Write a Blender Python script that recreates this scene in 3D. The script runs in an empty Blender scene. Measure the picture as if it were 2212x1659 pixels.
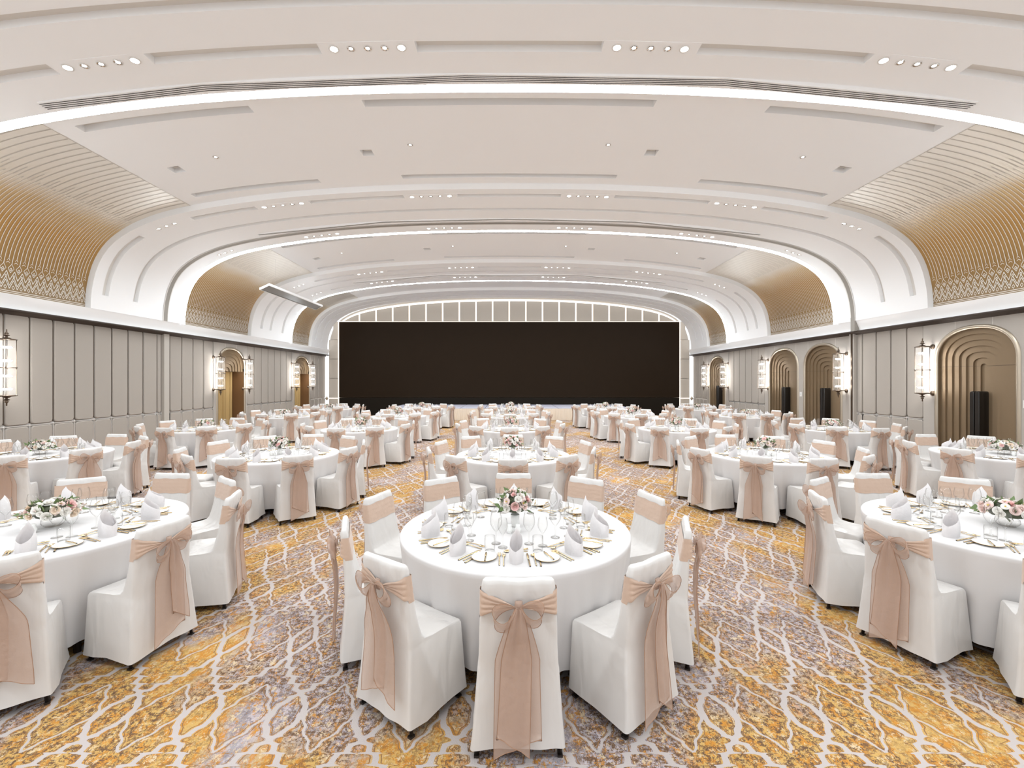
import bpy, math, random
from mathutils import Matrix, Vector
PI = math.pi
sc = bpy.context.scene
col = sc.collection
random.seed(7)

# ------------------------------------------------------------------ camera, world, exposure
cam_d = bpy.data.cameras.new('camera'); cam = bpy.data.objects.new('camera', cam_d); col.objects.link(cam)
sc.camera = cam
FPX = 953.0
cam_d.sensor_width = 36; cam_d.lens = FPX / 2212 * 36
cam_d.shift_x = 6 / 2212; cam_d.shift_y = -6.5 / 2212
cam.location = (0, 0, 1.93); cam.rotation_euler = (PI / 2, 0, 0)
cam_d.clip_start = 0.05; cam_d.clip_end = 200
sc.view_settings.view_transform = 'Standard'
sc.view_settings.look = 'None'
sc.view_settings.exposure = 0.74
sc.view_settings.gamma = 1.0
sc.view_settings.use_curve_mapping = False
w = bpy.data.worlds.new('world'); sc.world = w; w.use_nodes = True
w.node_tree.nodes['Background'].inputs[0].default_value = (.96, 0.98, 1.0, 1)
w.node_tree.nodes['Background'].inputs[1].default_value = 0.72
sc.cycles.max_bounces = 7; sc.cycles.diffuse_bounces = 5; sc.cycles.glossy_bounces = 3
sc.cycles.transparent_max_bounces = 24; sc.cycles.caustics_reflective = False; sc.cycles.caustics_refractive = False
sc.cycles.sample_clamp_indirect = 6
TRAY_POWER = 21.0
COVE = 27.0

# ------------------------------------------------------------------ materials
def mat(name, c, rough=.6, metal=0.0, bump=0.0, bscale=20, emis=None, es=0, sheen=0, spec=.5):
    m = bpy.data.materials.new(name); m.use_nodes = True; nt = m.node_tree
    b = nt.nodes['Principled BSDF']
    b.inputs['Base Color'].default_value = (*c, 1); b.inputs['Roughness'].default_value = rough
    b.inputs['Metallic'].default_value = metal
    b.inputs['Specular IOR Level'].default_value = spec
    if sheen: b.inputs['Sheen Weight'].default_value = sheen
    if emis: b.inputs['Emission Color'].default_value = (*emis, 1); b.inputs['Emission Strength'].default_value = es
    if bump:
        tc = nt.nodes.new('ShaderNodeTexCoord'); n = nt.nodes.new('ShaderNodeTexNoise'); n.inputs['Scale'].default_value = bscale
        n.inputs['Detail'].default_value = 3
        bp = nt.nodes.new('ShaderNodeBump'); bp.inputs['Strength'].default_value = bump; bp.inputs['Distance'].default_value = .02
        nt.links.new(tc.outputs['Object'], n.inputs['Vector']); nt.links.new(n.outputs['Fac'], bp.inputs['Height']); nt.links.new(bp.outputs[0], b.inputs['Normal'])
    return m

def sheer(name, c, alpha):
    m = mat(name, c, .55, bump=.25, bscale=30)
    nt = m.node_tree; b = nt.nodes['Principled BSDF']
    b.inputs['Sheen Weight'].default_value = .3
    tl = nt.nodes.new('ShaderNodeBsdfTranslucent'); tl.inputs[0].default_value = (*c, 1)
    m1 = nt.nodes.new('ShaderNodeMixShader'); m1.inputs[0].default_value = .25
    tr = nt.nodes.new('ShaderNodeBsdfTransparent'); m2 = nt.nodes.new('ShaderNodeMixShader'); m2.inputs[0].default_value = alpha
    out = nt.nodes['Material Output']
    nt.links.new(b.outputs[0], m1.inputs[1]); nt.links.new(tl.outputs[0], m1.inputs[2])
    nt.links.new(tr.outputs[0], m2.inputs[1]); nt.links.new(m1.outputs[0], m2.inputs[2]); nt.links.new(m2.outputs[0], out.inputs[0])
    return m

def glassmat():
    m = bpy.data.materials.new('clear_glass'); m.use_nodes = True; nt = m.node_tree
    nt.nodes.remove(nt.nodes['Principled BSDF']); out = nt.nodes['Material Output']
    tr = nt.nodes.new('ShaderNodeBsdfTransparent'); tr.inputs[0].default_value = (.985, .985, .98, 1)
    gl = nt.nodes.new('ShaderNodeBsdfGlossy'); gl.inputs['Roughness'].default_value = .06; gl.inputs[0].default_value = (.95, .95, .95, 1)
    ed = nt.nodes.new('ShaderNodeBsdfTransparent'); ed.inputs[0].default_value = (.50, .49, .48, 1)
    lw = nt.nodes.new('ShaderNodeLayerWeight'); lw.inputs[0].default_value = .5
    def pw(p, a, c):
        n = nt.nodes.new('ShaderNodeMath'); n.operation = 'POWER'; n.inputs[1].default_value = p; nt.links.new(lw.outputs['Facing'], n.inputs[0])
        k = nt.nodes.new('ShaderNodeMath'); k.operation = 'MULTIPLY_ADD'; k.inputs[1].default_value = a; k.inputs[2].default_value = c; nt.links.new(n.outputs[0], k.inputs[0]); return k.outputs[0]
    m0 = nt.nodes.new('ShaderNodeMixShader'); m1 = nt.nodes.new('ShaderNodeMixShader')
    nt.links.new(pw(3, 1, 0), m0.inputs[0])
    nt.links.new(tr.outputs[0], m0.inputs[1]); nt.links.new(ed.outputs[0], m0.inputs[2])
    nt.links.new(pw(4, .45, .035), m1.inputs[0]); nt.links.new(m0.outputs[0], m1.inputs[1]); nt.links.new(gl.outputs[0], m1.inputs[2])
    nt.links.new(m1.outputs[0], out.inputs[0])
    return m

def emit(name, c, s):
    m = bpy.data.materials.new(name); m.use_nodes = True; nt = m.node_tree
    nt.nodes.remove(nt.nodes['Principled BSDF']); e = nt.nodes.new('ShaderNodeEmission')
    e.inputs[0].default_value = (*c, 1); e.inputs[1].default_value = s
    nt.links.new(e.outputs[0], nt.nodes['Material Output'].inputs[0]); return m

def satin():
    m = mat('chair_satin', (.62, .592, .565), .38, 0, sheen=.2); nt = m.node_tree; N = nt.nodes; L = nt.links
    tc = N.new('ShaderNodeTexCoord'); prev = None
    for sc_, mp_, st, di in ((2.2, (3, 3, 1), .55, .03), (5.5, (2.2, 1.2, 1), .35, .015)):
        mp = N.new('ShaderNodeMapping'); mp.inputs['Scale'].default_value = mp_; mp.inputs['Rotation'].default_value = (.3 * sc_, .2, .4)
        n = N.new('ShaderNodeTexNoise'); n.inputs['Scale'].default_value = sc_; n.inputs['Detail'].default_value = 1.5; n.inputs['Distortion'].default_value = .8
        bp = N.new('ShaderNodeBump'); bp.inputs['Strength'].default_value = st; bp.inputs['Distance'].default_value = di
        L.new(tc.outputs['Object'], mp.inputs[0]); L.new(mp.outputs[0], n.inputs['Vector']); L.new(n.outputs['Fac'], bp.inputs['Height'])
        if prev: L.new(prev.outputs[0], bp.inputs['Normal'])
        prev = bp
    L.new(prev.outputs[0], N['Principled BSDF'].inputs['Normal']); return m

def goldmat():
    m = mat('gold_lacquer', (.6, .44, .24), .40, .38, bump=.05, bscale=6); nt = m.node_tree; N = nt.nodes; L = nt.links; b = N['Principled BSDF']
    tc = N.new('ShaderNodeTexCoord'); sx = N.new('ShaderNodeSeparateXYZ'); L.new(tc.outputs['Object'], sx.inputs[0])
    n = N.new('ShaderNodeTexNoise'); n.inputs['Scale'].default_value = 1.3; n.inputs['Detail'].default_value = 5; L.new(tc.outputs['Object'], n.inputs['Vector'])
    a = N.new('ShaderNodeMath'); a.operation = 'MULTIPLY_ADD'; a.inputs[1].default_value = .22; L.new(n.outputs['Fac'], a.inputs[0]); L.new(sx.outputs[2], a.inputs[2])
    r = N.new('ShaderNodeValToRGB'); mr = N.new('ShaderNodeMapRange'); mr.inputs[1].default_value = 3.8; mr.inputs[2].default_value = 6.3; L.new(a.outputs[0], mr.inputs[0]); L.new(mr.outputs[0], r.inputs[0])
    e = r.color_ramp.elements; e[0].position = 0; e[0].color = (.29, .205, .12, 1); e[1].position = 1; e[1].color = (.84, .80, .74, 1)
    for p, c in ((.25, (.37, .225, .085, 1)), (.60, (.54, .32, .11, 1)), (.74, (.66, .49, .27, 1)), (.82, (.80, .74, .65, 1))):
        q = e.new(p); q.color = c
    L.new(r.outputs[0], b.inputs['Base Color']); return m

def carpetmat():
    m = bpy.data.materials.new('carpet'); m.use_nodes = True; nt = m.node_tree; N = nt.nodes; L = nt.links
    b = N['Principled BSDF']; b.inputs['Roughness'].default_value = .95; b.inputs['Specular IOR Level'].default_value = .1
    tc = N.new('ShaderNodeTexCoord'); sx = N.new('ShaderNodeSeparateXYZ')
    # ragged woven edges
    nz = N.new('ShaderNodeTexNoise'); nz.inputs['Scale'].default_value = 26; nz.inputs['Detail'].default_value = 2
    L.new(tc.outputs['Object'], nz.inputs['Vector'])
    va = N.new('ShaderNodeVectorMath'); va.operation = 'SUBTRACT'; va.inputs[1].default_value = (.5, .5, .5); L.new(nz.outputs['Color'], va.inputs[0])
    vs = N.new('ShaderNodeVectorMath'); vs.operation = 'SCALE'; vs.inputs['Scale'].default_value = .012; L.new(va.outputs[0], vs.inputs[0])
    vd = N.new('ShaderNodeVectorMath'); vd.operation = 'ADD'; L.new(tc.outputs['Object'], vd.inputs[0]); L.new(vs.outputs[0], vd.inputs[1])
    L.new(vd.outputs[0], sx.inputs[0])
    def M(op, a, bb=None, cc=None):
        n = N.new('ShaderNodeMath'); n.operation = op
        for i, v in enumerate((a, bb, cc)):
            if v is None: continue
            if isinstance(v, (int, float)): n.inputs[i].default_value = v
            else: L.new(v, n.inputs[i])
        return n.outputs[0]
    X = M('PINGPONG', M('ADD', sx.outputs[0], 1.79 + 10), .25)
    T = M('PINGPONG', M('ADD', sx.outputs[1], -2.55 + 15), .75)
    fc = N.new('ShaderNodeFloatCurve'); cv = fc.mapping.curves[0]
    pts = [(0, .34), (.08, .33), (.15, .20), (.20, .13), (.24, .02), (.27, .10), (.29, .20), (.345, .24), (.365, .40), (.44, .46), (.465, .63), (.55, .69), (.58, .85), (.66, .89), (.70, .97), (.753, .99), (.80, .88), (.86, .80), (1, .66)]
    cv.points[0].location = pts[0]; cv.points[1].location = pts[-1]
    for p in pts[1:-1]: cv.points.new(*p)
    fc.mapping.update()
    L.new(M('DIVIDE', T, .75), fc.inputs['Value'])
    W = M('MULTIPLY', fc.outputs[0], .25)
    fc2 = N.new('ShaderNodeFloatCurve'); cv2 = fc2.mapping.curves[0]
    cv2.points[0].location = pts[0]; cv2.points[1].location = pts[-1]
    for p in pts[1:-1]: cv2.points.new(*p)
    fc2.mapping.update()
    L.new(M('DIVIDE', M('ADD', T, .008), .75), fc2.inputs['Value'])
    slope = M('DIVIDE', M('SUBTRACT', M('MULTIPLY', fc2.outputs[0], .25), W), .008)
    d1 = M('DIVIDE', M('ABSOLUTE', M('SUBTRACT', X, W)), M('SQRT', M('ADD', 1.0, M('MULTIPLY', slope, slope))))
    # inner leaf of each big cell, in both column sets
    def leaf(x, t):
        q = M('POWER', M('MINIMUM', M('DIVIDE', t, .25), 1.0), 1.35)
        wob = M('MULTIPLY', M('SINE', M('MULTIPLY', t, 60)), .008)
        ww = M('ADD', M('MULTIPLY', M('SUBTRACT', 1.0, q), .14), wob)
        dd = M('SUBTRACT', x, ww)
        return M('ADD', M('ABSOLUTE', dd), M('MULTIPLY', M('GREATER_THAN', t, .26), 1.0))
    lA = leaf(X, M('SUBTRACT', .75, T)); lB = leaf(M('SUBTRACT', .25, X), T)
    d2 = M('ADD', M('MINIMUM', lA, lB), .008)
    d = M('MINIMUM', d1, d2)
    white = M('LESS_THAN', d, .0165)
    br = M('MULTIPLY', M('GREATER_THAN', d, .0255), M('LESS_THAN', d, .0315))
    def noise(scale, detail, seed, sy=1.0, rough=.6):
        mp = N.new('ShaderNodeMapping'); mp.inputs['Location'].default_value = (seed, seed * 1.7, 0); mp.inputs['Scale'].default_value = (1, sy, 1)
        L.new(tc.outputs['Object'], mp.inputs[0])
        n = N.new('ShaderNodeTexNoise'); n.inputs['Scale'].default_value = scale; n.inputs['Detail'].default_value = detail; n.inputs['Roughness'].default_value = rough
        L.new(mp.outputs[0], n.inputs['Vector']); return n.outputs['Fac']
    def ramp(f, a, bb):
        n = N.new('ShaderNodeMapRange'); n.inputs[1].default_value = a; n.inputs[2].default_value = bb; L.new(f, n.inputs[0]); return n.outputs[0]
    def mix(f, a, bb):
        n = N.new('ShaderNodeMix'); n.data_type = 'RGBA'; L.new(f, n.inputs[0])
        for i, v in ((6, a), (7, bb)):
            if isinstance(v, tuple): n.inputs[i].default_value = (*v, 1)
            else: L.new(v, n.inputs[i])
        return n.outputs[2]
    big = noise(.85, 3, 3.1, .6)
    c = mix(ramp(big, .465, .53), (.31, .28, .285), (.50, .315, .105))
    c = mix(ramp(noise(15, 5, 9, .6, .85), .50, .53), c, (.48, .215, .04))        # orange flecks
    greyz = ramp(big, .53, .44)
    c = mix(M('MULTIPLY', ramp(noise(18, 5, 21, .7, .85), .50, .53), greyz), c, (.46, .40, .41))
    brn = M('MULTIPLY', ramp(noise(30, 5, 33, 1, .9), .50, .52), ramp(noise(1.3, 3, 40), .34, .50))
    c = mix(M('MULTIPLY', ramp(noise(24, 5, 61, .8, .9), .53, .55), greyz), c, (.22, .195, .22))
    c = mix(brn, c, (.13, .075, .045))
    c = mix(ramp(noise(20, 5, 51, .7, .9), .56, .58), c, (.54, .42, .27))
    c = mix(br, c, (.24, .13, .06))
    c = mix(white, c, (.44, .39, .37))
    L.new(c, b.inputs['Base Color'])
    nb = N.new('ShaderNodeTexNoise'); nb.inputs['Scale'].default_value = 160; L.new(tc.outputs['Object'], nb.inputs['Vector'])
    bp = N.new('ShaderNodeBump'); bp.inputs['Strength'].default_value = .4; bp.inputs['Distance'].default_value = .006
    L.new(nb.outputs['Fac'], bp.inputs['Height']); L.new(bp.outputs[0], b.inputs['Normal'])
    return m

MT = dict(
    plaster=mat('plaster', (.89, .885, .885), .8, bump=.02, bscale=40),
    plaster_dim=mat('plaster_dimmed', (.74, .71, .67), .8), painted_gap_shade=mat('painted_gap_shade', (.045, .03, .022), .7),
    dark_slot=mat('dark_slot', (.07, .06, .05), .8),
    joint=mat('joint_grey', (.30, .275, .245), .5), jamb=mat('jamb_grey', (.46, .42, .375), .6),
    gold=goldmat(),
    groove_line=mat('groove_line', (.56, .51, .455), .6), inlay=mat('inlay_pearl', (.86, .80, .72), .45, .15),
    fabric=mat('wall_fabric', (.375, .335, .295), .85, bump=.25, bscale=180),
    fabric_end=mat('end_fabric', (.46, .41, .355), .85, bump=.2, bscale=180),
    zone=mat('wall_zone', (.43, .39, .35), .8, bump=.15, bscale=160),
    chrome=mat('brushed_steel', (.88, .86, .83), .32, .65),
    bronze=mat('bronze', (.16, .12, .09), .35, .9),
    arch=mat('arch_bronze', (.235, .165, .098), .45, .4),
    archtrim=mat('arch_trim', (.50, .43, .34), .35, .7),
    brown=mat('brown_veneer', (.17, .085, .035), .45),
    curtain=mat('gold_curtain', (.42, .28, .11), .55, .2),
    black=mat('black_metal', (.012, .009, .007), .3),
    screen=mat('led_screen', (.020, .0125, .0075), .45, 0, bump=.03, bscale=300, spec=.04),
    screen_base=mat('screen_base', (.011, .008, .005), .6, spec=.1),
    stage_top=mat('stage_deck', (.50, .49, .56), .5),
    skirt=mat('stage_skirt', (.68, .58, .47), .8),
    cloth=mat('tablecloth', (.595, .572, .562), .75, bump=.06, bscale=10),
    cover=satin(),
    sash=mat('sash', (.52, .37, .28), .5, 0, bump=.3, bscale=14, sheen=.3),
    organza=sheer('organza', (.57, .405, .315), .68),
    hem=mat('sash_hem', (.36, .20, .12), .6),
    leg=mat('chair_leg', (.035, .028, .024), .35, .4),
    napkin=sheer('napkin_cloth', (.80, .77, .765), 1.0),
    china=mat('china', (.78, .775, .75), .18),
    rim=mat('gold_rim', (.70, .50, .25), .3, .9),
    gold_cut=mat('gold_cutlery', (.74, .55, .30), .2, 1.0),
    glass=glassmat(),
    leaf=mat('leaf', (.13, .19, .07), .6), leaf2=mat('leaf_dark', (.075, .085, .045), .6), twig=mat('twig', (.30, .17, .12), .7),
    rose_w=mat('petal_white', (.84, .81, .76), .6), rose_p=mat('petal_pink', (.80, .52, .49), .6),
    rose_c=mat('petal_cream', (.82, .68, .54), .6), rose_b=mat('petal_blush', (.80, .64, .59), .6), seed=mat('flower_heart', (.55, .42, .10), .6),
    led=emit('cove_led', (.86, .945, 1), COVE), led_warm=emit('wall_led', (1, .90, .80), 1.5),
    led_lip=emit('ledge_led', (.95, 1, .98), .35),
    lamp=emit('lamp_disc', (1, .97, .94), 16.0), lamp_soft=emit('lamp_small', (1, .96, .92), 5.0),
    bulb=emit('sconce_bulb', (1, .985, .96), 30.0),
    reflector=mat('reflector', (.85, .83, .80), .12, 1.0),
    sglass=sheer('ribbed_glass', (.92, .93, .92), .035), white=mat('white_plastic', (.75, .72, .69), .5),
    hatch=mat('hatch_panel', (.17, .155, .14), .5), carpet=carpetmat(),
)

# ------------------------------------------------------------------ helpers
class B:
    def __init__(s): s.v = []; s.f = []; s.m = []; s.sm = []
    def face(s, idx, mi=0, sm=False): s.f.append(tuple(idx)); s.m.append(mi); s.sm.append(sm)
    def quad(s, a, b, c, d, mi=0):
        n = len(s.v); s.v += [tuple(a), tuple(b), tuple(c), tuple(d)]; s.face((n, n + 1, n + 2, n + 3), mi)
    def box(s, x0, x1, y0, y1, z0, z1, mi=0):
        n = len(s.v); s.v += [(x, y, z) for z in (z0, z1) for y in (y0, y1) for x in (x0, x1)]
        for q in ((0, 2, 3, 1), (4, 5, 7, 6), (0, 1, 5, 4), (2, 6, 7, 3), (0, 4, 6, 2), (1, 3, 7, 5)): s.face([n + i for i in q], mi)
    def grid(s, rows, closed=False, mi=0, sm=True, miF=None):
        n = len(s.v); R = len(rows); K = len(rows[0])
        for r in rows: s.v += [tuple(p) for p in r]
        for i in range(R - 1):
            for j in range(K if closed else K - 1):
                k = (j + 1) % K
                s.face((n + i * K + j, n + i * K + k, n + (i + 1) * K + k, n + (i + 1) * K + j), miF(i, j) if miF else mi, sm)
        return n
    def cap(s, n, K, mi=0, sm=False): s.face([n + i for i in range(K)], mi, sm)
    def lathe(s, prof, n=16, mi=0, cx=0, cy=0, cz=0, sm=True):
        rows = [[(cx + r * math.cos(2 * PI * j / n), cy + r * math.sin(2 * PI * j / n), cz + z) for j in range(n)] for r, z in prof]
        return s.grid(rows, True, mi, sm)
    def tube(s, pts, r, n=6, mi=0, capped=True):
        pts = [Vector(p) for p in pts]; rows = []
        for i, p in enumerate(pts):
            t = (pts[min(i + 1, len(pts) - 1)] - pts[max(i - 1, 0)]).normalized()
            a = Vector((0, 0, 1)) if abs(t.z) < .9 else Vector((1, 0, 0))
            u = t.cross(a).normalized(); v = t.cross(u)
            rr = r[i] if isinstance(r, (list, tuple)) else r
            rows.append([p + rr * (math.cos(2 * PI * j / n) * u + math.sin(2 * PI * j / n) * v) for j in range(n)])
        k = s.grid(rows, True, mi)
        if capped: s.face([k + j for j in range(n)], mi); s.face([k + (len(pts) - 1) * n + j for j in range(n)], mi)
    def mesh(s, name, mats):
        me = bpy.data.meshes.new(name); me.from_pydata(s.v, [], s.f)
        for m in (mats if isinstance(mats, (list, tuple)) else [mats]): me.materials.append(m)
        me.polygons.foreach_set('material_index', s.m); me.polygons.foreach_set('use_smooth', s.sm); me.update()
        return me

def ob(name, me, parent=None, loc=None, rz=0.0, mtx=None, label=None, cat=None, group=None, kind=None):
    o = bpy.data.objects.new(name, me); col.objects.link(o)
    if parent is not None: o.parent = parent
    if mtx is not None: o.matrix_basis = mtx
    elif loc is not None: o.location = loc; o.rotation_euler = (0, 0, rz)
    if label: o['label'] = label
    if cat: o['category'] = cat
    if group: o['group'] = group
    if kind: o['kind'] = kind
    return o
def empty(name, **k): return ob(name, None, **k)

# arch profile of the vault ------------------------------------------------
half = [(10.15, 3.70), (10.14, 4.0), (10.09, 4.33), (9.97, 4.75), (9.72, 5.16), (9.32, 5.49), (8.75, 5.77), (8.04, 5.98), (7.10, 6.16), (5.87, 6.33), (4.40, 6.46), (2.43, 6.56)]
ctrl = [(-x, z) for x, z in half] + [(0, 6.59)] + [(x, z) for x, z in reversed(half)]
def catmull(P, n=14):
    out = []
    for i in range(len(P) - 1):
        p0 = P[max(i - 1, 0)]; p1 = P[i]; p2 = P[i + 1]; p3 = P[min(i + 2, len(P) - 1)]
        for k in range(n):
            t = k / n
            out.append(tuple(.5 * (2 * p1[a] + (p2[a] - p0[a]) * t + (2 * p0[a] - 5 * p1[a] + 4 * p2[a] - p3[a]) * t * t + (-p0[a] + 3 * p1[a] - 3 * p2[a] + p3[a]) * t ** 3) for a in (0, 1)))
    return out + [P[-1]]
dense = catmull(ctrl)
for _ in range(25):
    dense = [dense[0]] + [tuple((dense[i - 1][a] + 2 * dense[i][a] + dense[i + 1][a]) / 4 for a in (0, 1)) for i in range(1, len(dense) - 1)] + [dense[-1]]
S = [0.0]
for i in range(1, len(dense)): S.append(S[-1] + math.dist(dense[i], dense[i - 1]))
SL = S[-1]
import bisect
def prof(s, off=0.0):
    s = min(max(s, 0), SL); i = min(max(bisect.bisect_right(S, s) - 1, 0), len(S) - 2)
    t = (s - S[i]) / (S[i + 1] - S[i])
    def nrm(k):
        a = dense[max(k - 1, 0)]; b = dense[min(k + 1, len(dense) - 1)]
        dx, dz = b[0] - a[0], b[1] - a[1]; l = math.hypot(dx, dz); return (-dz / l, dx / l)
    n0, n1 = nrm(i), nrm(i + 1)
    nx = n0[0] * (1 - t) + n1[0] * t; nz = n0[1] * (1 - t) + n1[1] * t
    x = dense[i][0] * (1 - t) + dense[i + 1][0] * t; z = dense[i][1] * (1 - t) + dense[i + 1][1] * t
    return x + nx * off, z + nz * off
def nrm_at(s):
    a = prof(s - .05); b = prof(s + .05); dx, dz = b[0] - a[0], b[1] - a[1]; l = math.hypot(dx, dz)
    return (-dz / l, dx / l), (dx / l, dz / l)
_x = [p[0] for p in dense]
def s_of(x):
    i = min(max(bisect.bisect_right(_x, x) - 1, 0), len(_x) - 2); t = (x - _x[i]) / (_x[i + 1] - _x[i]); return S[i] + t * (S[i + 1] - S[i])
def s_of_z(z):
    for i in range(len(dense) - 1):
        if dense[i + 1][1] >= z: return S[i] + (z - dense[i][1]) / max(1e-6, dense[i + 1][1] - dense[i][1]) * (S[i + 1] - S[i])
def PT(s, D, off=0): x, z = prof(s, off); return (x, D, z)

def shell(bm, D0, D1, sA, sB, off, holes=(), mi=0, capmi=1, depth=.1, step=.22, nD=1):
    """a vault band with recesses: holes = (D0,D1,s0,s1)"""
    ds = sorted({round(v, 4) for v in [D0 + (D1 - D0) * i / nD for i in range(nD + 1)] + [h[0] for h in holes] + [h[1] for h in holes]})
    n = int((sB - sA) / step) + 1
    base = [sA + (sB - sA) * i / n for i in range(n + 1)]
    hs = [h[2] for h in holes] + [h[3] for h in holes]
    ss = sorted({round(v, 4) for v in base if all(abs(v - q) > .03 for q in hs) or v in (sA, sB)} | {round(v, 4) for v in hs})
    n0 = len(bm.v)
    for d in ds:
        for s in ss: bm.v.append(PT(s, d, off))
    K = len(ss)
    for i in range(len(ds) - 1):
        dm = (ds[i] + ds[i + 1]) / 2
        for j in range(K - 1):
            sm = (ss[j] + ss[j + 1]) / 2
            if any(h[0] < dm < h[1] and h[2] < sm < h[3] for h in holes): continue
            bm.face((n0 + i * K + j, n0 + i * K + j + 1, n0 + (i + 1) * K + j + 1, n0 + (i + 1) * K + j), mi, True)
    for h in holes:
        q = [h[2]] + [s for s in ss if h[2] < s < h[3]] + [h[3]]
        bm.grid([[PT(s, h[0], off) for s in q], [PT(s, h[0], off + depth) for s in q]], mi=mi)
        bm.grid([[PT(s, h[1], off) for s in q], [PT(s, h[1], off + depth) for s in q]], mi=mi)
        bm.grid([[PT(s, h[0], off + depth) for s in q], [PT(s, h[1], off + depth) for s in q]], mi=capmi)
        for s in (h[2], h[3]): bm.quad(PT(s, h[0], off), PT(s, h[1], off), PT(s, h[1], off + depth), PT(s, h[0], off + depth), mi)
def rise(bm, D, sA, sB, o0, o1, mi=0, step=.22):
    n = int((sB - sA) / step) + 1; q = [sA + (sB - sA) * i / n for i in range(n + 1)]
    bm.grid([[PT(s, D, o0) for s in q], [PT(s, D, o1) for s in q]], mi=mi)

# ------------------------------------------------------------------ floor
bm = B(); bm.quad((-12, -2, 0), (12, -2, 0), (12, 25.3, 0), (-12, 25.3, 0))
ob('floor', bm.mesh('floor', MT['carpet']), kind='structure', label='patterned gold, grey and cream carpet with white ogee lattice', cat='carpet')

# ------------------------------------------------------------------ ceiling
CS = [0.35, 7.0, 13.7, 20.5]           # cove light positions
CE = [3.9, 10.7, 17.35, 22.6]          # far edge of each coffer
ceil = empty('ceiling', kind='structure', label='cream vaulted ceiling of wide ribs and recessed coffers', cat='ceiling')
SG = s_of_z(4.07)
SIDE = 7.7
def mir(x0, x1): return [(-x1, -x0), (x0, x1)]
trays = []; lamps_small = []; squares = []; diffusers = []
UP = .14
pl = [MT['plaster'], MT['plaster_dim']]  # dim copy paints shade onto the groove and recess floors
for k in range(4):
    S0, E0 = CS[k], CE[k]
    # coffer, centre plaster
    holes = []
    if k < 3:
        for dd, xr in ((.48, ((-2.5, 2.5),) + tuple(mir(4.42, 7.35))), (3.2, ((-2.5, 2.5),) + tuple(mir(4.42, 7.35)))):
            for a, b_ in xr: holes.append((S0 + dd, S0 + dd + .19, s_of(a), s_of(b_))); diffusers.append((S0 + dd, S0 + dd + .19, s_of(a), s_of(b_)))
        for x in (-6.9, -2.95, 2.95, 6.9): s = s_of(x); holes.append((S0 + 2.06, S0 + 2.30, s - .12, s + .12)); squares.append((S0 + 2.18, s))
        for x in (-5.92, -2.0, 2.0, 5.92): lamps_small.append((S0 + 1.92, s_of(x)))
    b = B(); sa, sb = s_of(-SIDE), s_of(SIDE)
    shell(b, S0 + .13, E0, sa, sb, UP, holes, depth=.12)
    rise(b, E0, 0, SL, 0, UP + .02); rise(b, S0 + .13, 0, SL, .01, UP + .02)
    ob('coffer_panel', b.mesh('coffer', pl), ceil)
    # gold side panels with pearl inlay
    for side in (0, 1):
        g = B(); a0, a1 = (0, sa) if side == 0 else (sb, SL)
        shell(g, S0 + .13, E0, a0, a1, UP, step=.15)
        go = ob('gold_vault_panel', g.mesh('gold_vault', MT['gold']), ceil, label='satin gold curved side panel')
        h = B(); o_ = UP - .006
        def P2(D, s):
            s = max(s, .0); return PT(s if side == 0 else SL - s, D, o_)
        def seg(D0, s0, D1, s1, wd):
            l = math.hypot(D1 - D0, s1 - s0); nx, ny = -(s1 - s0) / l * wd / 2, (D1 - D0) / l * wd / 2
            h.quad(P2(D0 - nx, s0 - ny), P2(D1 - nx, s1 - ny), P2(D1 + nx, s1 + ny), P2(D0 + nx, s0 + ny))
        P_ = .147; n = int((E0 - S0 - .17) / P_); d0 = S0 + .16
        send = sa
        for i in range(n + 1):
            D = d0 + i * P_; Dm = D + P_ / 2
            def line(DD, s0, s1):
                q = [s0 + (s1 - s0) * t / 34 for t in range(35)]
                h.grid([[P2(DD - .0065, s) for s in q], [P2(DD + .0065, s) for s in q]], miF=lambda i, j: 1 if prof(q[j])[1] > 5.62 else 0)
            if D < E0 - .02: line(D, .60, send - .02)
            if Dm < E0 - .02:
                line(Dm, .72, send - 1.15 - .25 * (i % 2))
                for o2 in (.13, .19, .30):
                    seg(D, o2, Dm, o2 + .17, .012)
                    if D + P_ < E0 - .01: seg(Dm, o2 + .17, D + P_, o2, .012)
                # small diamonds at foot, big diamonds above
                if D + P_ < E0 - .01:
                    for (cD, cs, rw, rh, wd) in ((Dm, .155, .025, .04, .009), (Dm, .375, .018, .028, .012), (D + P_, .52, .055, .085, .010), (D + P_, .50, .02, .03, .012), (Dm, .62, .035, .03, .009), (Dm, .67, .025, .045, .009)):
                        if cD + rw > E0 - .01: continue
                        for (u, v), (u2, v2) in (((-1, 0), (0, 1)), ((0, 1), (1, 0)), ((1, 0), (0, -1)), ((0, -1), (-1, 0))):
                            if cs > .6 and v2 < 0: continue
                            if cs > .6 and v < 0: continue
                            seg(cD + u * rw, cs + v * rh, cD + u2 * rw, cs + v2 * rh, wd)
        for s in (.02, .05, .085):
            h.quad(P2(S0 + .14, s - .006), P2(E0, s - .006), P2(E0, s + .006), P2(S0 + .14, s + .006))
        h.quad(P2(S0 + .14, send - .012), P2(E0, send - .012), P2(E0, send - .002), P2(S0 + .14, send - .002), 1)
        ob('inlay', h.mesh('inlay', [MT['inlay'], MT['groove_line']]), go, kind='stuff')
    # cove strip light
    c = B(); q = [SL * i / 120 for i in range(121)]
    c.grid([[PT(s, S0 - .07, .004) for s in q], [PT(s, S0 + .13, .014) for s in q]])
    ob('cove_light', c.mesh('cove_light', [MT['led'], MT['plaster']]), label=['bright cove light arch above and behind the camera', 'nearest bright cove light arch crossing the top of the photo', 'bright cove light arch in the middle of the hall', 'farthest full bright cove light arch before the end wall'][k], cat='light')

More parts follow.
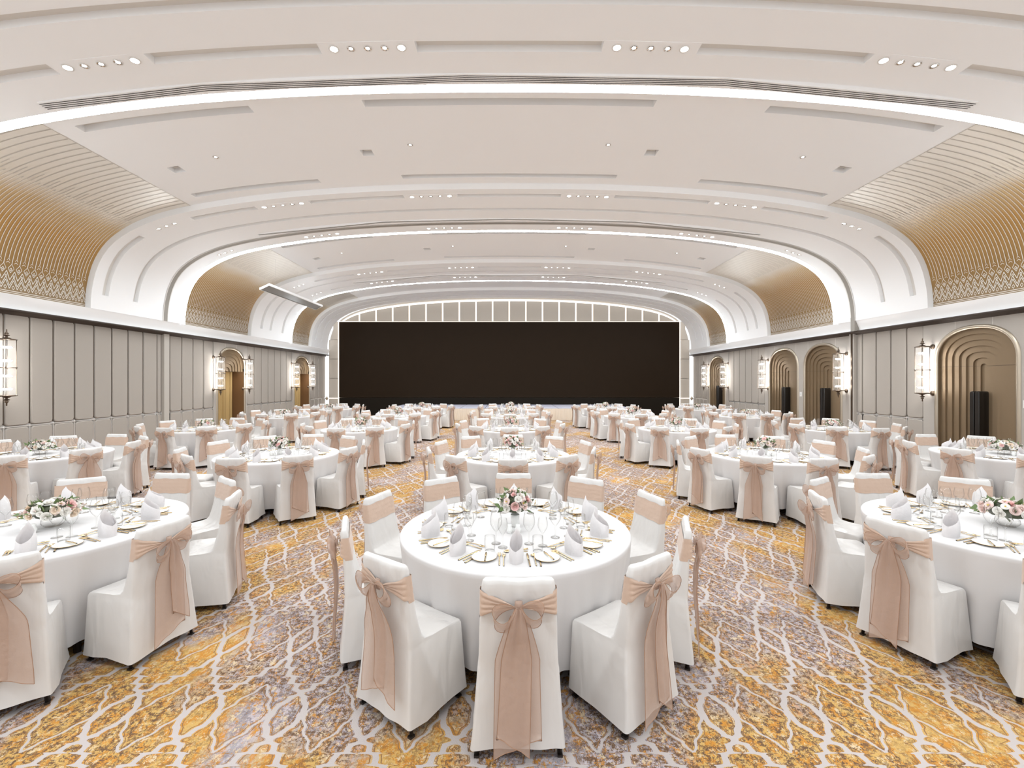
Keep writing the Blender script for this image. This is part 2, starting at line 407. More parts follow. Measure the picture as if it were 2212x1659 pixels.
def tray_holes(D0, D1, centres, wid, z0=SG, z1=None):
    """groove from leg to leg interrupted by trays"""
    z1 = SL - z0; cs = sorted(s_of(c) for c in centres); out = []; a = z0
    for c_ in cs:
        out.append((D0, D1, a, c_ - wid / 2)); a = c_ + wid / 2
    out.append((D0, D1, a, z1)); return out
TW = 1.34
X4 = (-5.68, -1.97, 1.97, 5.68); X6 = X4 + (-8.6, 8.6)
ribs = [  # D0, D1, holes, trays
    (3.9, 6.93, [(4.5, 4.7, SG, SL - SG), (5.27, 5.45, SG, SL - SG)] + tray_holes(6.04, 6.24, X6, TW), [(6.14, X4, 5)]),
    (10.7, 13.63, tray_holes(10.98, 11.16, X6, TW) + [(11.88, 12.03, SG, SL - SG)], [(11.07, X4, 5), (11.07, (-8.6, 8.6), 3), (13.36, X4, 5), (13.36, (-8.6, 8.6), 3)]),
    (17.35, 20.43, tray_holes(17.95, 18.12, X6, TW) + [(18.65, 18.80, SG, SL - SG)] + tray_holes(19.62, 19.78, X6, TW), [(18.03, X4, 5), (18.03, (-8.6, 8.6), 3), (19.70, X4, 5), (19.70, (-8.6, 8.6), 3)]),
    (22.6, 24.6, [(23.0, 23.14, SG, SL - SG), (23.75, 23.88, SG, SL - SG)], []),
]
for i, (d0, d1, hs, tr) in enumerate(ribs):
    b = B(); shell(b, d0, d1, 0, SL, 0, hs, depth=.1)
    ob('rib', b.mesh('rib', pl), ceil)
    for D, xs, n in tr:
        for x in xs: trays.append((D, x, n, i))
# dark partition joint arch in the middle rib and jambs below
b = B(); q = [SL * i / 120 for i in range(121)]
for d, o in ((12.93, -.012), (13.10, -.012)): b.grid([[PT(s, d - .012, o) for s in q], [PT(s, d + .012, o) for s in q]])
b.grid([[PT(s, 12.94, -.008) for s in q], [PT(s, 13.09, -.008) for s in q]], mi=1)
for sx_ in (-1, 1):
    ja_, jb_ = (13.21, 13.41) if sx_ < 0 else (13.22, 13.41)
    b.box(min(sx_ * 10.33, sx_ * 10.5), max(sx_ * 10.33, sx_ * 10.5), ja_, jb_, 0, 3.36, 3)
    if sx_ > 0: b.box(10.30, 10.5, 13.27, 13.31, 0, 3.36, 2); b.box(min(sx_ * 10.13, sx_ * 10.3), max(sx_ * 10.13, sx_ * 10.3), 12.94, 13.09, 3.40, 3.8, 1)
ob('trim_1', b.mesh('partition_track', [MT['plaster_dim'], MT['joint'], MT['bronze'], MT['jamb']]), kind='structure', label='grey arched track and jambs of the movable partition', cat='trim')

# trays, lamps
def lampmesh(r, big):
    b = B()
    if big:
        b.lathe([(r * 1.35, 0), (r * 1.35, -.006), (r * 1.02, -.008), (r * .98, .01)], 18)
        k = b.lathe([(r * .95, -.004), (.001, -.006)], 18, mi=1)
    else:
        b.lathe([(r * 1.2, 0), (r * 1.2, -.004), (r, -.006)], 18, mi=2)
        rows = [[(q * math.cos(2 * PI * j / 18), q * math.sin(2 * PI * j / 18), z) for j in range(18)] for q, z in ((r, -.006), (r * .55, -.0015))]
        b.grid(rows, True, sm=False, miF=lambda i, j: 3 if (j * 7) % 3 == 0 else 0)  # grey facets paint dark reflections into the chrome reflector
        k = b.lathe([(r * .56, -.002), (.001, -.002)], 18, mi=1)
    return b.mesh('lamp', [MT['white'] if big else MT['reflector'], MT['lamp'] if big else MT['lamp_soft'], MT['white'], MT['joint']])
LB, LS_ = lampmesh(.052, True), lampmesh(.05, False)
pb = B(); pb.box(-TW / 2, TW / 2, -.115, .115, 0, .03); TRAY = pb.mesh('tray', MT['plaster'])
pb = B(); pb.box(-.4, .4, -.115, .115, 0, .03); TRAY3 = pb.mesh('tray3', MT['plaster'])
rowname = ['nearest ceiling rib', 'middle rib', 'third rib', 'end']
def frame_at(s, D, off):
    (nx, nz), (tx, tz) = nrm_at(s); x, z = prof(s, off)
    # local x along arch, y along depth, z outward normal
    return Matrix(((tx, 0, nx, x), (0, 1, 0, D), (tz, 0, nz, z), (0, 0, 0, 1)))
posn = {-8.6: 'lowest left', -5.68: 'outer left', -1.97: 'inner left', 1.97: 'inner right', 5.68: 'outer right', 8.6: 'lowest right'}
seen_rows = {}
for D, x, n, i in trays:
    key = (i, D); rn = {6.14: 'nearest rib', 11.07: 'second rib, near row', 13.36: 'second rib, far row', 18.03: 'third rib, near row', 19.70: 'third rib, far row'}[D]
    sink = .012 if D in (13.36,) else .006
    o = empty('downlight_tray', mtx=frame_at(s_of(x), D, -.006), label=f'{posn[x]} tray of {"five" if n == 5 else "three"} downlights on the {rn}', cat='ceiling light', group='downlight trays in the ceiling ribs')
    ob('tray_panel', TRAY if n == 5 else TRAY3, o)
    for j in range(n):
        if n == 5: ob('lamp', LB if j in (0, 4) else LS_, o, loc=((j - 2) * .235, 0, -.002))
        else: ob('lamp', LS_, o, loc=((j - 1) * .2, 0, -.002))
    ld = bpy.data.lights.new('tray_light', 'AREA'); ld.shape = 'RECTANGLE'; ld.size = 1.15 if n == 5 else .6; ld.size_y = .12
    ld.energy = TRAY_POWER * (1 if i == 0 else .85) * (1 if n == 5 else .45); ld.color = (.95, .975, 1); ld.spread = math.radians(150)
    lo = ob('tray_light', ld, o, loc=(0, 0, -.03))
for j, (D, s) in enumerate(lamps_small):
    o = ob('recessed_downlight', LS_, mtx=frame_at(s, D, UP - .004), label=f'small single recessed downlight, {["far left", "inner left", "inner right", "far right"][j % 4]} of the {["row above the camera", "near coffer", "middle coffer", "far coffer"][j // 4]}', cat='ceiling light', group='single downlights in the coffers')
for (D, s) in squares:
    b = B(); b.box(-.11, .11, -.11, .11, 0, .01); b.box(-.09, .09, -.012, .012, -.005, 0, 1); b.box(-.09, .09, .04, .06, -.005, 0, 1); b.box(-.09, .09, -.06, -.04, -.005, 0, 1)
    q = squares.index((D, s)); ob('air_vent', b.mesh('vent', [MT['plaster_dim'], MT['joint']]), mtx=frame_at(s, D, UP + .10), label=f'small square recessed vent, {["far left", "inner left", "inner right", "far right"][q % 4]} of the {["coffer above the camera", "near coffer", "middle coffer", "far coffer"][q // 4]}', cat='vent', group='square vents in the coffers')
for q, (a, b_, s0, s1) in enumerate(diffusers):
    b = B(); n = max(6, int((s1 - s0) / .25)); ql = [s0 + .04 + (s1 - s0 - .08) * i / n for i in range(n + 1)]
    for f in (.30, .46, .62):
        D = a + (b_ - a) * f
        b.grid([[PT(s, D - .007, UP + .105) for s in ql], [PT(s, D + .007, UP + .105) for s in ql]])
    ob('air_diffuser', b.mesh('diffuser', MT['joint']), label=f'{["centre", "left", "right"][q % 3]} recessed slot diffuser in the {["near", "far"][(q // 3) % 2]} row of the {["coffer above the camera", "near coffer", "middle coffer"][q // 6]}', cat='vent', group='slot diffusers in the coffers')
# long linear diffusers on ribs
for D, w_, brk, nm in ((6.77, .19, (-7.15, -4.65, -.68, 3.3, 7.1), 'long four-slot linear diffuser on the nearest rib'), (12.68, .10, (-7.2, -3.6, 0, 3.6, 7.2), 'long thin linear diffuser on the second rib'), (19.2, .08, (-6.8, -3, 3, 6.8), 'long thin linear diffuser on the third rib')):
    e = empty('linear_diffuser', label=nm, cat='vent')
    for i in range(len(brk) - 1):
        b = B(); A = prof(s_of(brk[i]), -.012); C = prof(s_of(brk[i + 1]), -.012)
        mdl = prof(s_of((brk[i] + brk[i + 1]) / 2), -.012); mc = ((A[0] + C[0]) / 2, (A[1] + C[1]) / 2)
        b.quad((A[0], D - w_ / 2, A[1]), (C[0], D - w_ / 2, C[1]), (C[0], D + w_ / 2, C[1]), (A[0], D + w_ / 2, A[1]))
        b.quad((A[0], D - w_ / 2, A[1]), (C[0], D - w_ / 2, C[1]), (C[0], D - w_ / 2, C[1] + .12), (A[0], D - w_ / 2, A[1] + .12))
        b.quad((A[0], D + w_ / 2, A[1]), (C[0], D + w_ / 2, C[1]), (C[0], D + w_ / 2, C[1] + .12), (A[0], D + w_ / 2, A[1] + .12))
        fr = ob('diffuser_frame', b.mesh('dframe', MT['plaster']), e)
        n = 4 if w_ > .15 else 2
        for j in range(n):
            f = -w_ / 2 + w_ * (j + .9) / (n + .8)
            sb_ = B(); z_ = -.004
            sb_.quad((A[0], D + f - .007, A[1] + z_), (C[0], D + f - .007, C[1] + z_), (C[0], D + f + .007, C[1] + z_), (A[0], D + f + .007, A[1] + z_))
            ob('slot', sb_.mesh('slot', MT['dark_slot']), fr)
# hanging hatch
hz = 5.0
b = B(); P4 = [(-8.41, 14.85), (-7.70, 14.17), (-7.71, 18.24), (-8.37, 19.06)]
def ring(pts, z): return [(x, y, z) for x, y in pts]
cxh = sum(p[0] for p in P4) / 4; cyh = sum(p[1] for p in P4) / 4
inn = [(cxh + (x - cxh) * .86, cyh + (y - cyh) * .985) for x, y in P4]
b.grid([ring(P4, hz), ring(P4, hz + .07)], True, 0, False); b.face([4, 5, 6, 7]); b.grid([ring(P4, hz), ring(inn, hz)], True, 0, False)
k = len(b.v); b.v += ring(inn, hz + .012); b.face([k, k + 1, k + 2, k + 3], 1)
e = empty('ceiling_hatch', label='long grey hatch panel hanging below the left side of the vault', cat='ceiling panel')
ob('panel', b.mesh('hatch', [MT['plaster'], MT['hatch']]), e)
for y in (15.2, 16.8, 18.2):
    t = B(); x_ = -8.05; zt = [p[1] for p in dense if p[0] >= x_][0] + UP
    t.tube([(x_, y, hz + .07), (x_, y, zt)], .0018, 4); ob('suspension_rod', t.mesh('rod', MT['chrome']), e)

# ------------------------------------------------------------------ cornices along both sides
for sgn, nm in ((-1, 'left'), (1, 'right')):
    b = B()
    prs = [(10.16, 3.70), (10.19, 3.64), (10.24, 3.52), (10.27, 3.44), (10.27, 3.41)]
    b.grid([[(sgn * x, d, z) for d in (-2, 25)] for x, z in prs])
    b.quad((sgn * 10.16, -2, 3.70), (sgn * 10.16, 25, 3.70), (sgn * 10.6, 25, 3.70), (sgn * 10.6, -2, 3.70))
    b.grid([[(sgn * x, d, z) for d in (-2, 25)] for x, z in ((10.27, 3.41), (10.20, 3.41), (10.19, 3.37), (10.30, 3.36), (10.36, 3.33), (10.40, 3.31))], mi=1)  # near-black colour paints in the shade of the gap below the ledge
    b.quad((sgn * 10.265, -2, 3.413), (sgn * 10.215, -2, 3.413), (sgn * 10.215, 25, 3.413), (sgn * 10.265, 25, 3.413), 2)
    ob('trim_%d' % (2 if sgn < 0 else 3), b.mesh('cornice', [MT['plaster'], MT['painted_gap_shade'], MT['led_lip']]), kind='structure', label=f'lit cream cornice ledge with shade-painted underside above the {nm} wall', cat='trim')

# ------------------------------------------------------------------ side walls
def rrect(w_, h_, r, n=4):
    pts = []
    for cx, cy, a0 in ((w_ / 2 - r, h_ / 2 - r, 0), (-w_ / 2 + r, h_ / 2 - r, 90), (-w_ / 2 + r, -h_ / 2 + r, 180), (w_ / 2 - r, -h_ / 2 + r, 270)):
        for i in range(n + 1):
            a = math.radians(a0 + 90 * i / n); pts.append((cx + r * math.cos(a), cy + r * math.sin(a)))
    return pts
_pc = {}
def panel_mesh(w_, h_, t, r, m, mi_name):
    key = (round(w_, 3), round(h_, 3), mi_name)
    if key in _pc: return _pc[key]
    b = B(); R = rrect(w_, h_, min(r, w_ / 2.2)); K = len(R)
    def sc_(d): return [(x - math.copysign(min(d, abs(x)), x), z - math.copysign(min(d, abs(z)), z)) for x, z in R]
    rows = [[(0, x, z) for x, z in R], [(t * .6, x, z) for x, z in R], [(t * .9, x, z) for x, z in sc_(.008)], [(t, x, z) for x, z in sc_(.022)]]
    n = b.grid(rows, True); b.cap(n + 3 * K, K)
    _pc[key] = b.mesh('panel', m); return _pc[key]

WX = 10.40
def edges_between(a, b, w_):
    n = max(1, round(abs(b - a) / w_)); return [a + (b - a) * i / n for i in range(n + 1)]
def arch_outline(c, a, zs, zt, n=28, ex=2.25):
    pts = [(c - a, 0)]
    for i in range(n + 1):
        t = PI - PI * i / n; ct, st = math.cos(t), math.sin(t)
        pts.append((c + a * math.copysign(abs(ct) ** (2 / ex), ct), zs + (zt - zs) * abs(st) ** (2 / ex)))
    pts.append((c + a, 0)); return pts
RAIL = .97
door_no = [0]
def build_wall(sgn, name, panel_zones, door_zones, jamb):
    wall = empty('wall_' + name, kind='structure', label=f'{name} side wall of padded beige fabric panels with metal joints', cat='wall')
    b = B()
    for z0, z1 in panel_zones:
        a, c = z0, z1
        x = sgn * (WX + .055)
        b.quad((x, a, 0), (x, c, 0), (x, c, 3.42), (x, a, 3.42))
    ob('metal_backing', b.mesh('backing', MT['chrome']), wall)
    cs_ = B()
    for z0, z1 in panel_zones:
        x = sgn * (WX + .012)
        cs_.box(min(x, x + sgn * .02), max(x, x + sgn * .02), z0, z1, RAIL - .011, RAIL + .011)
        es = edges_between(z0, z1, .5) if z1 - z0 > .35 else [z0, z1]
        for e_ in es:
            cs_.box(min(x, x + sgn * .02), max(x, x + sgn * .02), e_ - .009, e_ + .009, .02, RAIL)
            for (p, q) in (((.045, 0), (0, .045)), ((0, .045), (-.045, 0)), ((-.045, 0), (0, -.045)), ((0, -.045), (.045, 0))):
                n0 = len(cs_.v); xx = x - sgn * .004; cs_.v += [(xx, e_ + p[0], RAIL + p[1]), (xx, e_ + (p[0] + q[0]) * .28, RAIL + (p[1] + q[1]) * .28), (xx, e_ + q[0], RAIL + q[1]), (xx - sgn * .003, e_, RAIL)]
                cs_.face((n0, n0 + 1, n0 + 3)); cs_.face((n0 + 1, n0 + 2, n0 + 3))
    ob('steel_strip', cs_.mesh('steel', MT['chrome']), wall, kind='stuff')
    # bronze verticals in upper joints
    for z0, z1 in panel_zones:
        es = edges_between(z0, z1, .5)
        if z1 - z0 < .35: es = [z0, z1]
        for i in range(len(es) - 1):
            wd = es[i + 1] - es[i] - .034; cy = (es[i] + es[i + 1]) / 2
            for (a, c) in ((.02, RAIL - .018), (RAIL + .018, 3.34)):
                me = panel_mesh(wd, c - a, .055, .07, MT['fabric'], 'f')
                M_ = Matrix(((-sgn, 0, 0, sgn * (WX + .055)), (0, 1, 0, cy), (0, 0, 1, (a + c) / 2), (0, 0, 0, 1)))
                ob('fabric_panel', me, wall, mtx=M_)
        t = B()
        for e_ in es[1:-1]:
            t.box(min(sgn * (WX + .045), sgn * (WX + .02)), max(sgn * (WX + .045), sgn * (WX + .02)), e_ - .006, e_ + .006, RAIL + .05, 3.34)
        if t.v: ob('joint_trim', t.mesh('joint', MT['bronze']), wall, kind='stuff')
    for (z0, z1, arches) in door_zones:
        b = B(); x = sgn * WX; top = 3.42; cur = z0
        for (c, a, zs, zt, kind) in arches:
            b.quad((x, cur, 0), (x, c - a, 0), (x, c - a, top), (x, cur, top))
            o_ = arch_outline(c, a, zs, zt)[1:-1]
            b.grid([[(x, p[0], p[1]) for p in o_], [(x, p[0], top) for p in o_]], sm=False)
            cur = c + a
        b.quad((x, cur, 0), (x, z1, 0), (x, z1, top), (x, cur, top))
        for d in (z0, z1): b.quad((x, d, 0), (x + sgn * .08, d, 0), (x + sgn * .08, d, top), (x, d, top))
        ob('wall_face', b.mesh('zone', MT['zone']), wall)
        nseg = max(2, int((z1 - z0) / .62)); t = B()
        for i in range(1, nseg):
            d = z0 + (z1 - z0) * i / nseg
            zb = 0
            for (c, a, zs, zt, kind) in arches:
                if abs(d - c) < a + .07: zb = zs + (zt - zs) * max(0, 1 - (abs(d - c) / (a + .07)) ** 2.25) ** (1 / 2.25) + .07
            if zb: t.box(min(x, x - sgn * .0015), max(x, x - sgn * .0015), d - .003, d + .003, zb, 3.36)
        if t.v: ob('seam', t.mesh('seam', MT['plaster_dim']), wall, kind='stuff')
        for (c, a, zs, zt, kind) in arches:
            door_no[0] += 1
            dr = empty('door_%d' % door_no[0], kind='structure', label=kind[1], cat='door')
            # moulding
            o_ = arch_outline(c, a + .03, zs, zt + .03, 40); m = B()
            prf = [(-.045, 0), (-.04, .02), (-.01, .035), (.02, .03), (.04, .012), (.045, -.02)]
            rows = []
            for i, p in enumerate(o_):
                p0 = o_[max(i - 1, 0)]; p1 = o_[min(i + 1, len(o_) - 1)]; dy, dz = p1[0] - p0[0], p1[1] - p0[1]; l = math.hypot(dy, dz); ny, nz = -dz / l, dy / l
                rows.append([(sgn * (WX - h), p[0] + ny * w2, p[1] + nz * w2) for w2, h in prf])
            m.grid(rows); ob('arch_moulding', m.mesh('moulding', MT['archtrim']), dr)
            n_step = 6; da = (a - .07) / n_step; dz_ = .80 / n_step; dep = .032
            for i in range(n_step + 1):
                s_ = B(); d0 = dep * i - (dep if i else 0); d1 = dep * i + (.06 if i == 0 else 0)
                xi0 = sgn * (WX + (0 if i == 0 else .06 + dep * (i - 1))); xi1 = sgn * (WX + .06 + dep * i)
                ai = a - da * i; zi = zt - dz_ * i; zsi = min(zs, zi - .04 - .5 * (zt - zs) * (1 - i / (n_step + 1)))
                ri = arch_outline(c, ai, zsi, zi)
                if kind[0] == 'open':
                    ZC = 2.29
                    cl = lambda L_: [(y, max(z, ZC)) for y, z in L_]
                else: cl = lambda L_: L_
                A_ = [(xi0, y, z) for y, z in cl(ri)]; B_ = [(xi1, y, z) for y, z in cl(ri)]
                s_.grid([A_, B_], sm=False)
                if i < n_step:
                    a2 = a - da * (i + 1); z2 = zt - dz_ * (i + 1); zs2 = min(zs, z2 - .04 - .5 * (zt - zs) * (1 - (i + 1) / (n_step + 1)))
                    r2 = arch_outline(c, a2, zs2, z2); s_.grid([B_, [(xi1, y, z) for y, z in cl(r2)]], sm=False)
                else:
                    k_ = len(s_.v); s_.v += [(xi1, y, z) for y, z in cl(ri)]; s_.face(range(k_, k_ + len(ri)))
                ob('arch_step', s_.mesh('step', MT['arch']), dr)
            xin = WX + .06 + dep * n_step
            if kind[0] == 'closed':
                for dy in (-.056, .056):
                    hb = B(); R = rrect(.088, 1.32, .04, 3)
                    xo = WX + .02
                    rows = [[(sgn * (xin - .02), c + dy + y, 1.04 + z) for y, z in R], [(sgn * xo, c + dy + y, 1.04 + z) for y, z in R], [(sgn * (xo - .02), c + dy + y * .85, 1.04 + z * .985) for y, z in R]]
                    n = hb.grid(rows, True); hb.cap(n + 2 * len(R), len(R))
                    ob('pull_handle', hb.mesh('handle', MT['black']), dr, label='tall black pull handle')
                jb = B()
                for i in range(n_step):
                    xi1 = WX + .06 + dep * i - .002; a1 = a - da * i; a2 = a - da * (i + 1)
                    for (u, v) in ((c - a1, c - a2), (c + a2, c + a1)): jb.quad((sgn * xi1, u, 2.262), (sgn * xi1, v, 2.262), (sgn * xi1, v, 2.27), (sgn * xi1, u, 2.27))
                ob('door_joint', jb.mesh('dj', MT['bronze']), dr)
            else:
                xb = sgn * (WX + 1.1); x0_ = sgn * (WX + .0)
                r_ = B()
                r_.quad((x0_, c + a, 0), (xb, c + a, 0), (xb, c + a, 2.4), (x0_, c + a, 2.4)); r_.quad((x0_, c - a, 0), (xb, c - a, 0), (xb, c - a, 2.4), (x0_, c - a, 2.4))
                r_.quad((xb, c - a, 0), (xb, c + a, 0), (xb, c + a, 2.4), (xb, c - a, 2.4)); r_.quad((sgn * (WX + .32), c - a, 2.29), (xb, c - a, 2.29), (xb, c + a, 2.29), (sgn * (WX + .32), c + a, 2.29))
                ob('passage_lining', r_.mesh('lining', MT['brown']), dr)
                cu = B(); rows = [[], []]
                n = 60
                for i in range(n + 1):
                    y = c - a + .02 + (2 * a - .04) * i / n; xx = sgn * (WX + .46 + .06 * math.sin(i * .75) + .025 * math.sin(i * 1.9))
                    rows[0].append((xx, y, .02)); rows[1].append((xx, y, 2.28))
                cu.grid(rows); ob('curtain', cu.mesh('curtain', MT['curtain']), dr, label='gold pleated curtain inside the arch')
    return wall
LW = build_wall(-1, 'left',
    [(4.15, 13.04), (13.05, 13.2), (13.42, 13.53), (13.53, 15.51), (17.5, 21.1), (23.1, 24.95)],
    [(15.51, 17.5, [(16.52, .79, 2.42, 3.12, ('open', 'nearer curtained archway in the left wall'))]), (21.1, 23.1, [(22.14, .79, 2.42, 3.12, ('open', 'farther curtained archway in the left wall'))])], 13.3)
RW = build_wall(1, 'right',
    [(4.5, 8.70), (11.08, 13.0), (13.0, 13.2), (17.95, 20.93), (23.2, 24.95)],
    [(8.70, 11.08, [(9.87, .84, 2.42, 3.12, ('closed', 'large bronze stepped arch door nearest on the right wall'))]),
     (13.42, 17.95, [(14.67, .84, 2.42, 3.12, ('closed', 'bronze stepped arch door just beyond the partition jamb')), (16.76, .84, 2.42, 3.12, ('closed', 'bronze stepped arch door farther from the partition jamb'))]),
     (20.93, 23.2, [(22.06, .80, 2.42, 3.12, ('closed', 'bronze stepped arch door near the end wall'))])], 13.3)
for x_, y_, nm in ((WX - .012, 15.72, 'white control plate between the two middle arch doors'), (WX - .012, 8.86, 'white control plate right of the nearest arch door')):
    b = B(); b.box(x_, x_ + .02, y_ - .06, y_ + .06, 1.38, 1.54); b.box(x_ - .004, x_, y_ - .04, y_ + .04, 1.42, 1.50, 1); b.box(x_ - .006, x_ - .004, y_ - .012, y_ + .025, 1.455, 1.468, 2)
    ob('wall_plate', b.mesh('plate', [MT['white'], MT['china'], MT['joint']]), label=nm, cat='switch')

# ------------------------------------------------------------------ end wall
EW = empty('wall_end', kind='structure', label='end wall with beige panels framed in warm light around the dark screen', cat='wall')
b = B(); n = 60
q = [SL * i / n for i in range(n + 1)]
top = [PT(s, 25.12, .1) for s in q]
b.grid([top, [(p[0], p[1], 0) for p in top]], sm=False)
ob('wall_backing', b.mesh('endback', MT['fabric_end']), EW)
def zarch(x, off=-.06):
    s = s_of(x); return prof(s, off)[1]
PW = .945
for i in range(20):
    x0 = -9.45 + i * PW + .045; x1 = x0 + PW - .09; b = B()
    zt = [min(zarch(x0 + (x1 - x0) * t / 4), 6.6) - .07 for t in range(5)]; zb = 5.34
    if min(zt) < zb + .05: zb = min(zt) - .05
    fr = [(x0 + (x1 - x0) * t / 4, 25.03, zt[t]) for t in range(5)]; bo = [(x0 + (x1 - x0) * t / 4, 25.03, zb) for t in range(5)]
    b.grid([bo, fr], sm=False)
    for r_ in (fr, bo): b.grid([r_, [(p[0], 25.1, p[2]) for p in r_]], sm=False)
    for p, p2 in ((fr[0], bo[0]), (fr[4], bo[4])): b.quad(p, p2, (p2[0], 25.1, p2[2]), (p[0], 25.1, p[2]))
    ob('upper_panel', b.mesh('upper', MT['fabric_end']), EW)
b = B()
for i in range(21):
    x = -9.45 + i * PW; zt = min(zarch(max(-9.9, min(9.9, x))), 6.6); 
    if zt > 5.34:
        b.box(x - .033, x - .008, 25.04, 25.09, 5.33, zt - .03); b.box(x + .008, x + .033, 25.04, 25.09, 5.33, zt - .03)
        b.box(x - .008, x + .008, 25.0, 25.09, 5.33, zt - .02, 1)
ql = [s_of(-9.5) + (s_of(9.5) - s_of(-9.5)) * i / 80 for i in range(81)]
b.grid([[PT(s, 25.06, -.13) for s in ql], [PT(s, 25.06, -.02) for s in ql]])
b.box(-9.66, 9.66, 24.97, 25.0, 5.27, 5.295)
for sx_ in (-1, 1):
    b.box(min(sx_ * 9.62, sx_ * 9.67), max(sx_ * 9.62, sx_ * 9.67), 24.95, 25.0, .02, 5.30)
    b.box(min(sx_ * 9.67, sx_ * 10.3), max(sx_ * 9.67, sx_ * 10.3), 25.0, 25.04, .93, .98)
ob('led_line', b.mesh('ledline', [MT['led_warm'], MT['archtrim']]), EW)
for sx_ in (-1, 1):
    zc = [.02, .90]; hs_ = [(.02, .90), (1.0, 2.07), (2.09, 3.16), (3.18, 4.25), (4.27, 5.3)]
    for a, c in hs_:
        b = B(); x0, x1 = 9.70, 10.22
        if a > 4: x1 = 9.98
        b.box(min(sx_ * x0, sx_ * x1), max(sx_ * x0, sx_ * x1), 25.02, 25.08, a, c); ob('side_panel', b.mesh('sidepanel', MT['fabric_end']), EW)
    b = B(); b.lathe([(.001, -.14), (.09, 0), (.001, .14)], 4, cx=sx_ * 10.3, cy=24.9, cz=.95, sm=False); ob('corner_boss', b.mesh('boss', MT['archtrim']), EW)
b = B(); q = [SL * i / 120 for i in range(121)]
b.grid([[PT(s, 24.62, .0) for s in q], [PT(s, 24.68, .03) for s in q]])
b.grid([[PT(s, 24.6, 0) for s in q], [PT(s, 24.62, .0) for s in q]], mi=1)
for sx_ in (-1, 1): b.box(min(sx_ * 10.30, sx_ * 10.325), max(sx_ * 10.30, sx_ * 10.325), 24.88, 24.9, .02, 3.36)
ob('cove_light', b.mesh('endcove', [emit('end_led', (1, .95, .90), 1.8), MT['plaster']]), label='glowing light arch framing the end wall panels', cat='light')
e = empty('led_screen', label='huge dark brown-black screen filling the end wall', cat='screen')
b = B(); b.box(-9.61, 9.61, 24.90, 25.0, 1.0, 5.27); ob('screen_face', b.mesh('screen', MT['screen']), e)
b = B(); b.box(-9.61, 9.61, 24.91, 25.0, 0.0, .985); ob('screen_base', b.mesh('screenbase', MT['screen_base']), e)

# ------------------------------------------------------------------ stage
st = empty('stage', loc=(0, 21.6, 0), label='low stage with grey-lilac decks and cream pleated skirt before the screen', cat='stage')
for i in range(10):
    b = B(); x0 = -6 + 1.2 * i
    b.box(x0 + .02, x0 + 1.18, 0, 3.25, .54, .60); ob('deck', b.mesh('deck', MT['stage_top']), st)
b = B(); b.box(-5.98, 5.98, .05, 3.2, .0, .55); ob('stage_frame', b.mesh('stframe', MT['black']), st)
b = B(); path = [(-6.02, 3.2)] + [(-6.02, 3.2 - 3.22 * i / 40) for i in range(1, 41)]
n = 420; rows = [[], []]
for i in range(n + 1):
    x = -6.02 + 12.04 * i / n; f = .014 * math.sin(i * 1.9) + .008 * math.sin(i * .7)
    rows[0].append((x, -.03 + f * 1.4, .01)); rows[1].append((x, -.015 + f * .4, .58))
b.grid(rows)
for sx_ in (-1, 1):
    rows = [[], []]
    for i in range(121):
        y = 3.2 * i / 120; f = .014 * math.sin(i * 1.9)
        rows[0].append((sx_ * (6.03 + f * 1.3), y, .01)); rows[1].append((sx_ * (6.015 + f * .4), y, .58))
    b.grid(rows)
ob('skirt', b.mesh('skirt', MT['skirt']), st)

# ------------------------------------------------------------------ sconces
def sconce_parts():
    P = []
    R_, z0, z1 = .125, 1.64, 2.76
    for z, nm in ((z1, 'top_cap'), (z0, 'bottom_cap')):
        b = B(); d = 1 if z == z1 else -1
        pr = [(.001, 0), (R_ + .03, 0), (R_ + .03, .012), (R_, .02), (.06, .03), (.055, .045), (.02, .05), (.02, .075), (.045, .085), (.05, .1), (.02, .11), (.035, .125), (.03, .14), (.012, .155), (.01, .21), (.001, .215)]
        b.lathe([(r, d * h) for r, h in pr], 14, cz=z); P.append((nm, b.mesh(nm, MT['bronze'])))
    b = B()
    for k in range(4):
        a = PI / 4 + k * PI / 2; x, y = (R_ + .008) * math.cos(a), (R_ + .008) * math.sin(a)
        b.tube([(x, y, z0), (x, y, z1)], .006, 6)
        b.tube([(x, y, 2.165), (x, y, 2.20), (x, y, 2.235)], [.004, .02, .004], 6)
    b.lathe([(R_ + .02, 2.193), (R_ + .03, 2.2), (R_ + .02, 2.207), (R_ + .012, 2.2), (R_ + .02, 2.193)], 20)
    P.append(('frame', b.mesh('sframe', MT['bronze'])))
    b = B(); n = 48
    rows = [[((R_ - .004 + (.004 if j % 2 else 0)) * math.cos(2 * PI * j / n), (R_ - .004 + (.004 if j % 2 else 0)) * math.sin(2 * PI * j / n), z) for j in range(n)] for z in (z0 + .01, z1 - .01)]
    b.grid(rows, True, sm=False); P.append(('glass_cylinder', b.mesh('scyl', MT['sglass'])))
    for z in (1.765, 2.03, 2.34, 2.61):
        b = B(); b.lathe([(.001, -.018), (.06, -.018), (.08, 0), (.06, .018), (.001, .018)], 12, cz=z); P.append(('bulb', b.mesh('bulb', MT['bulb'])))
    for z in (z1 + .012, z0 - .012):
        b = B(); b.tube([(.05, 0, z), (.20, 0, z), (.245, 0, z)], .014, 8); b.tube([(.22, 0, z), (.235, 0, z), (.262, 0, z)], [.02, .055, .06], 12); P.append(('wall_arm', b.mesh('arm', MT['bronze'])))
    return P
SP = sconce_parts(); first = True
def sconce(x, D, label):
    sg = 1 if x > 0 else -1
    e = empty('wall_sconce', loc=(x, D, 0), rz=0 if sg > 0 else PI, label=label, cat='wall light', group='lantern sconces on the side walls')
    for nm, me in SP: ob(nm, me, e)
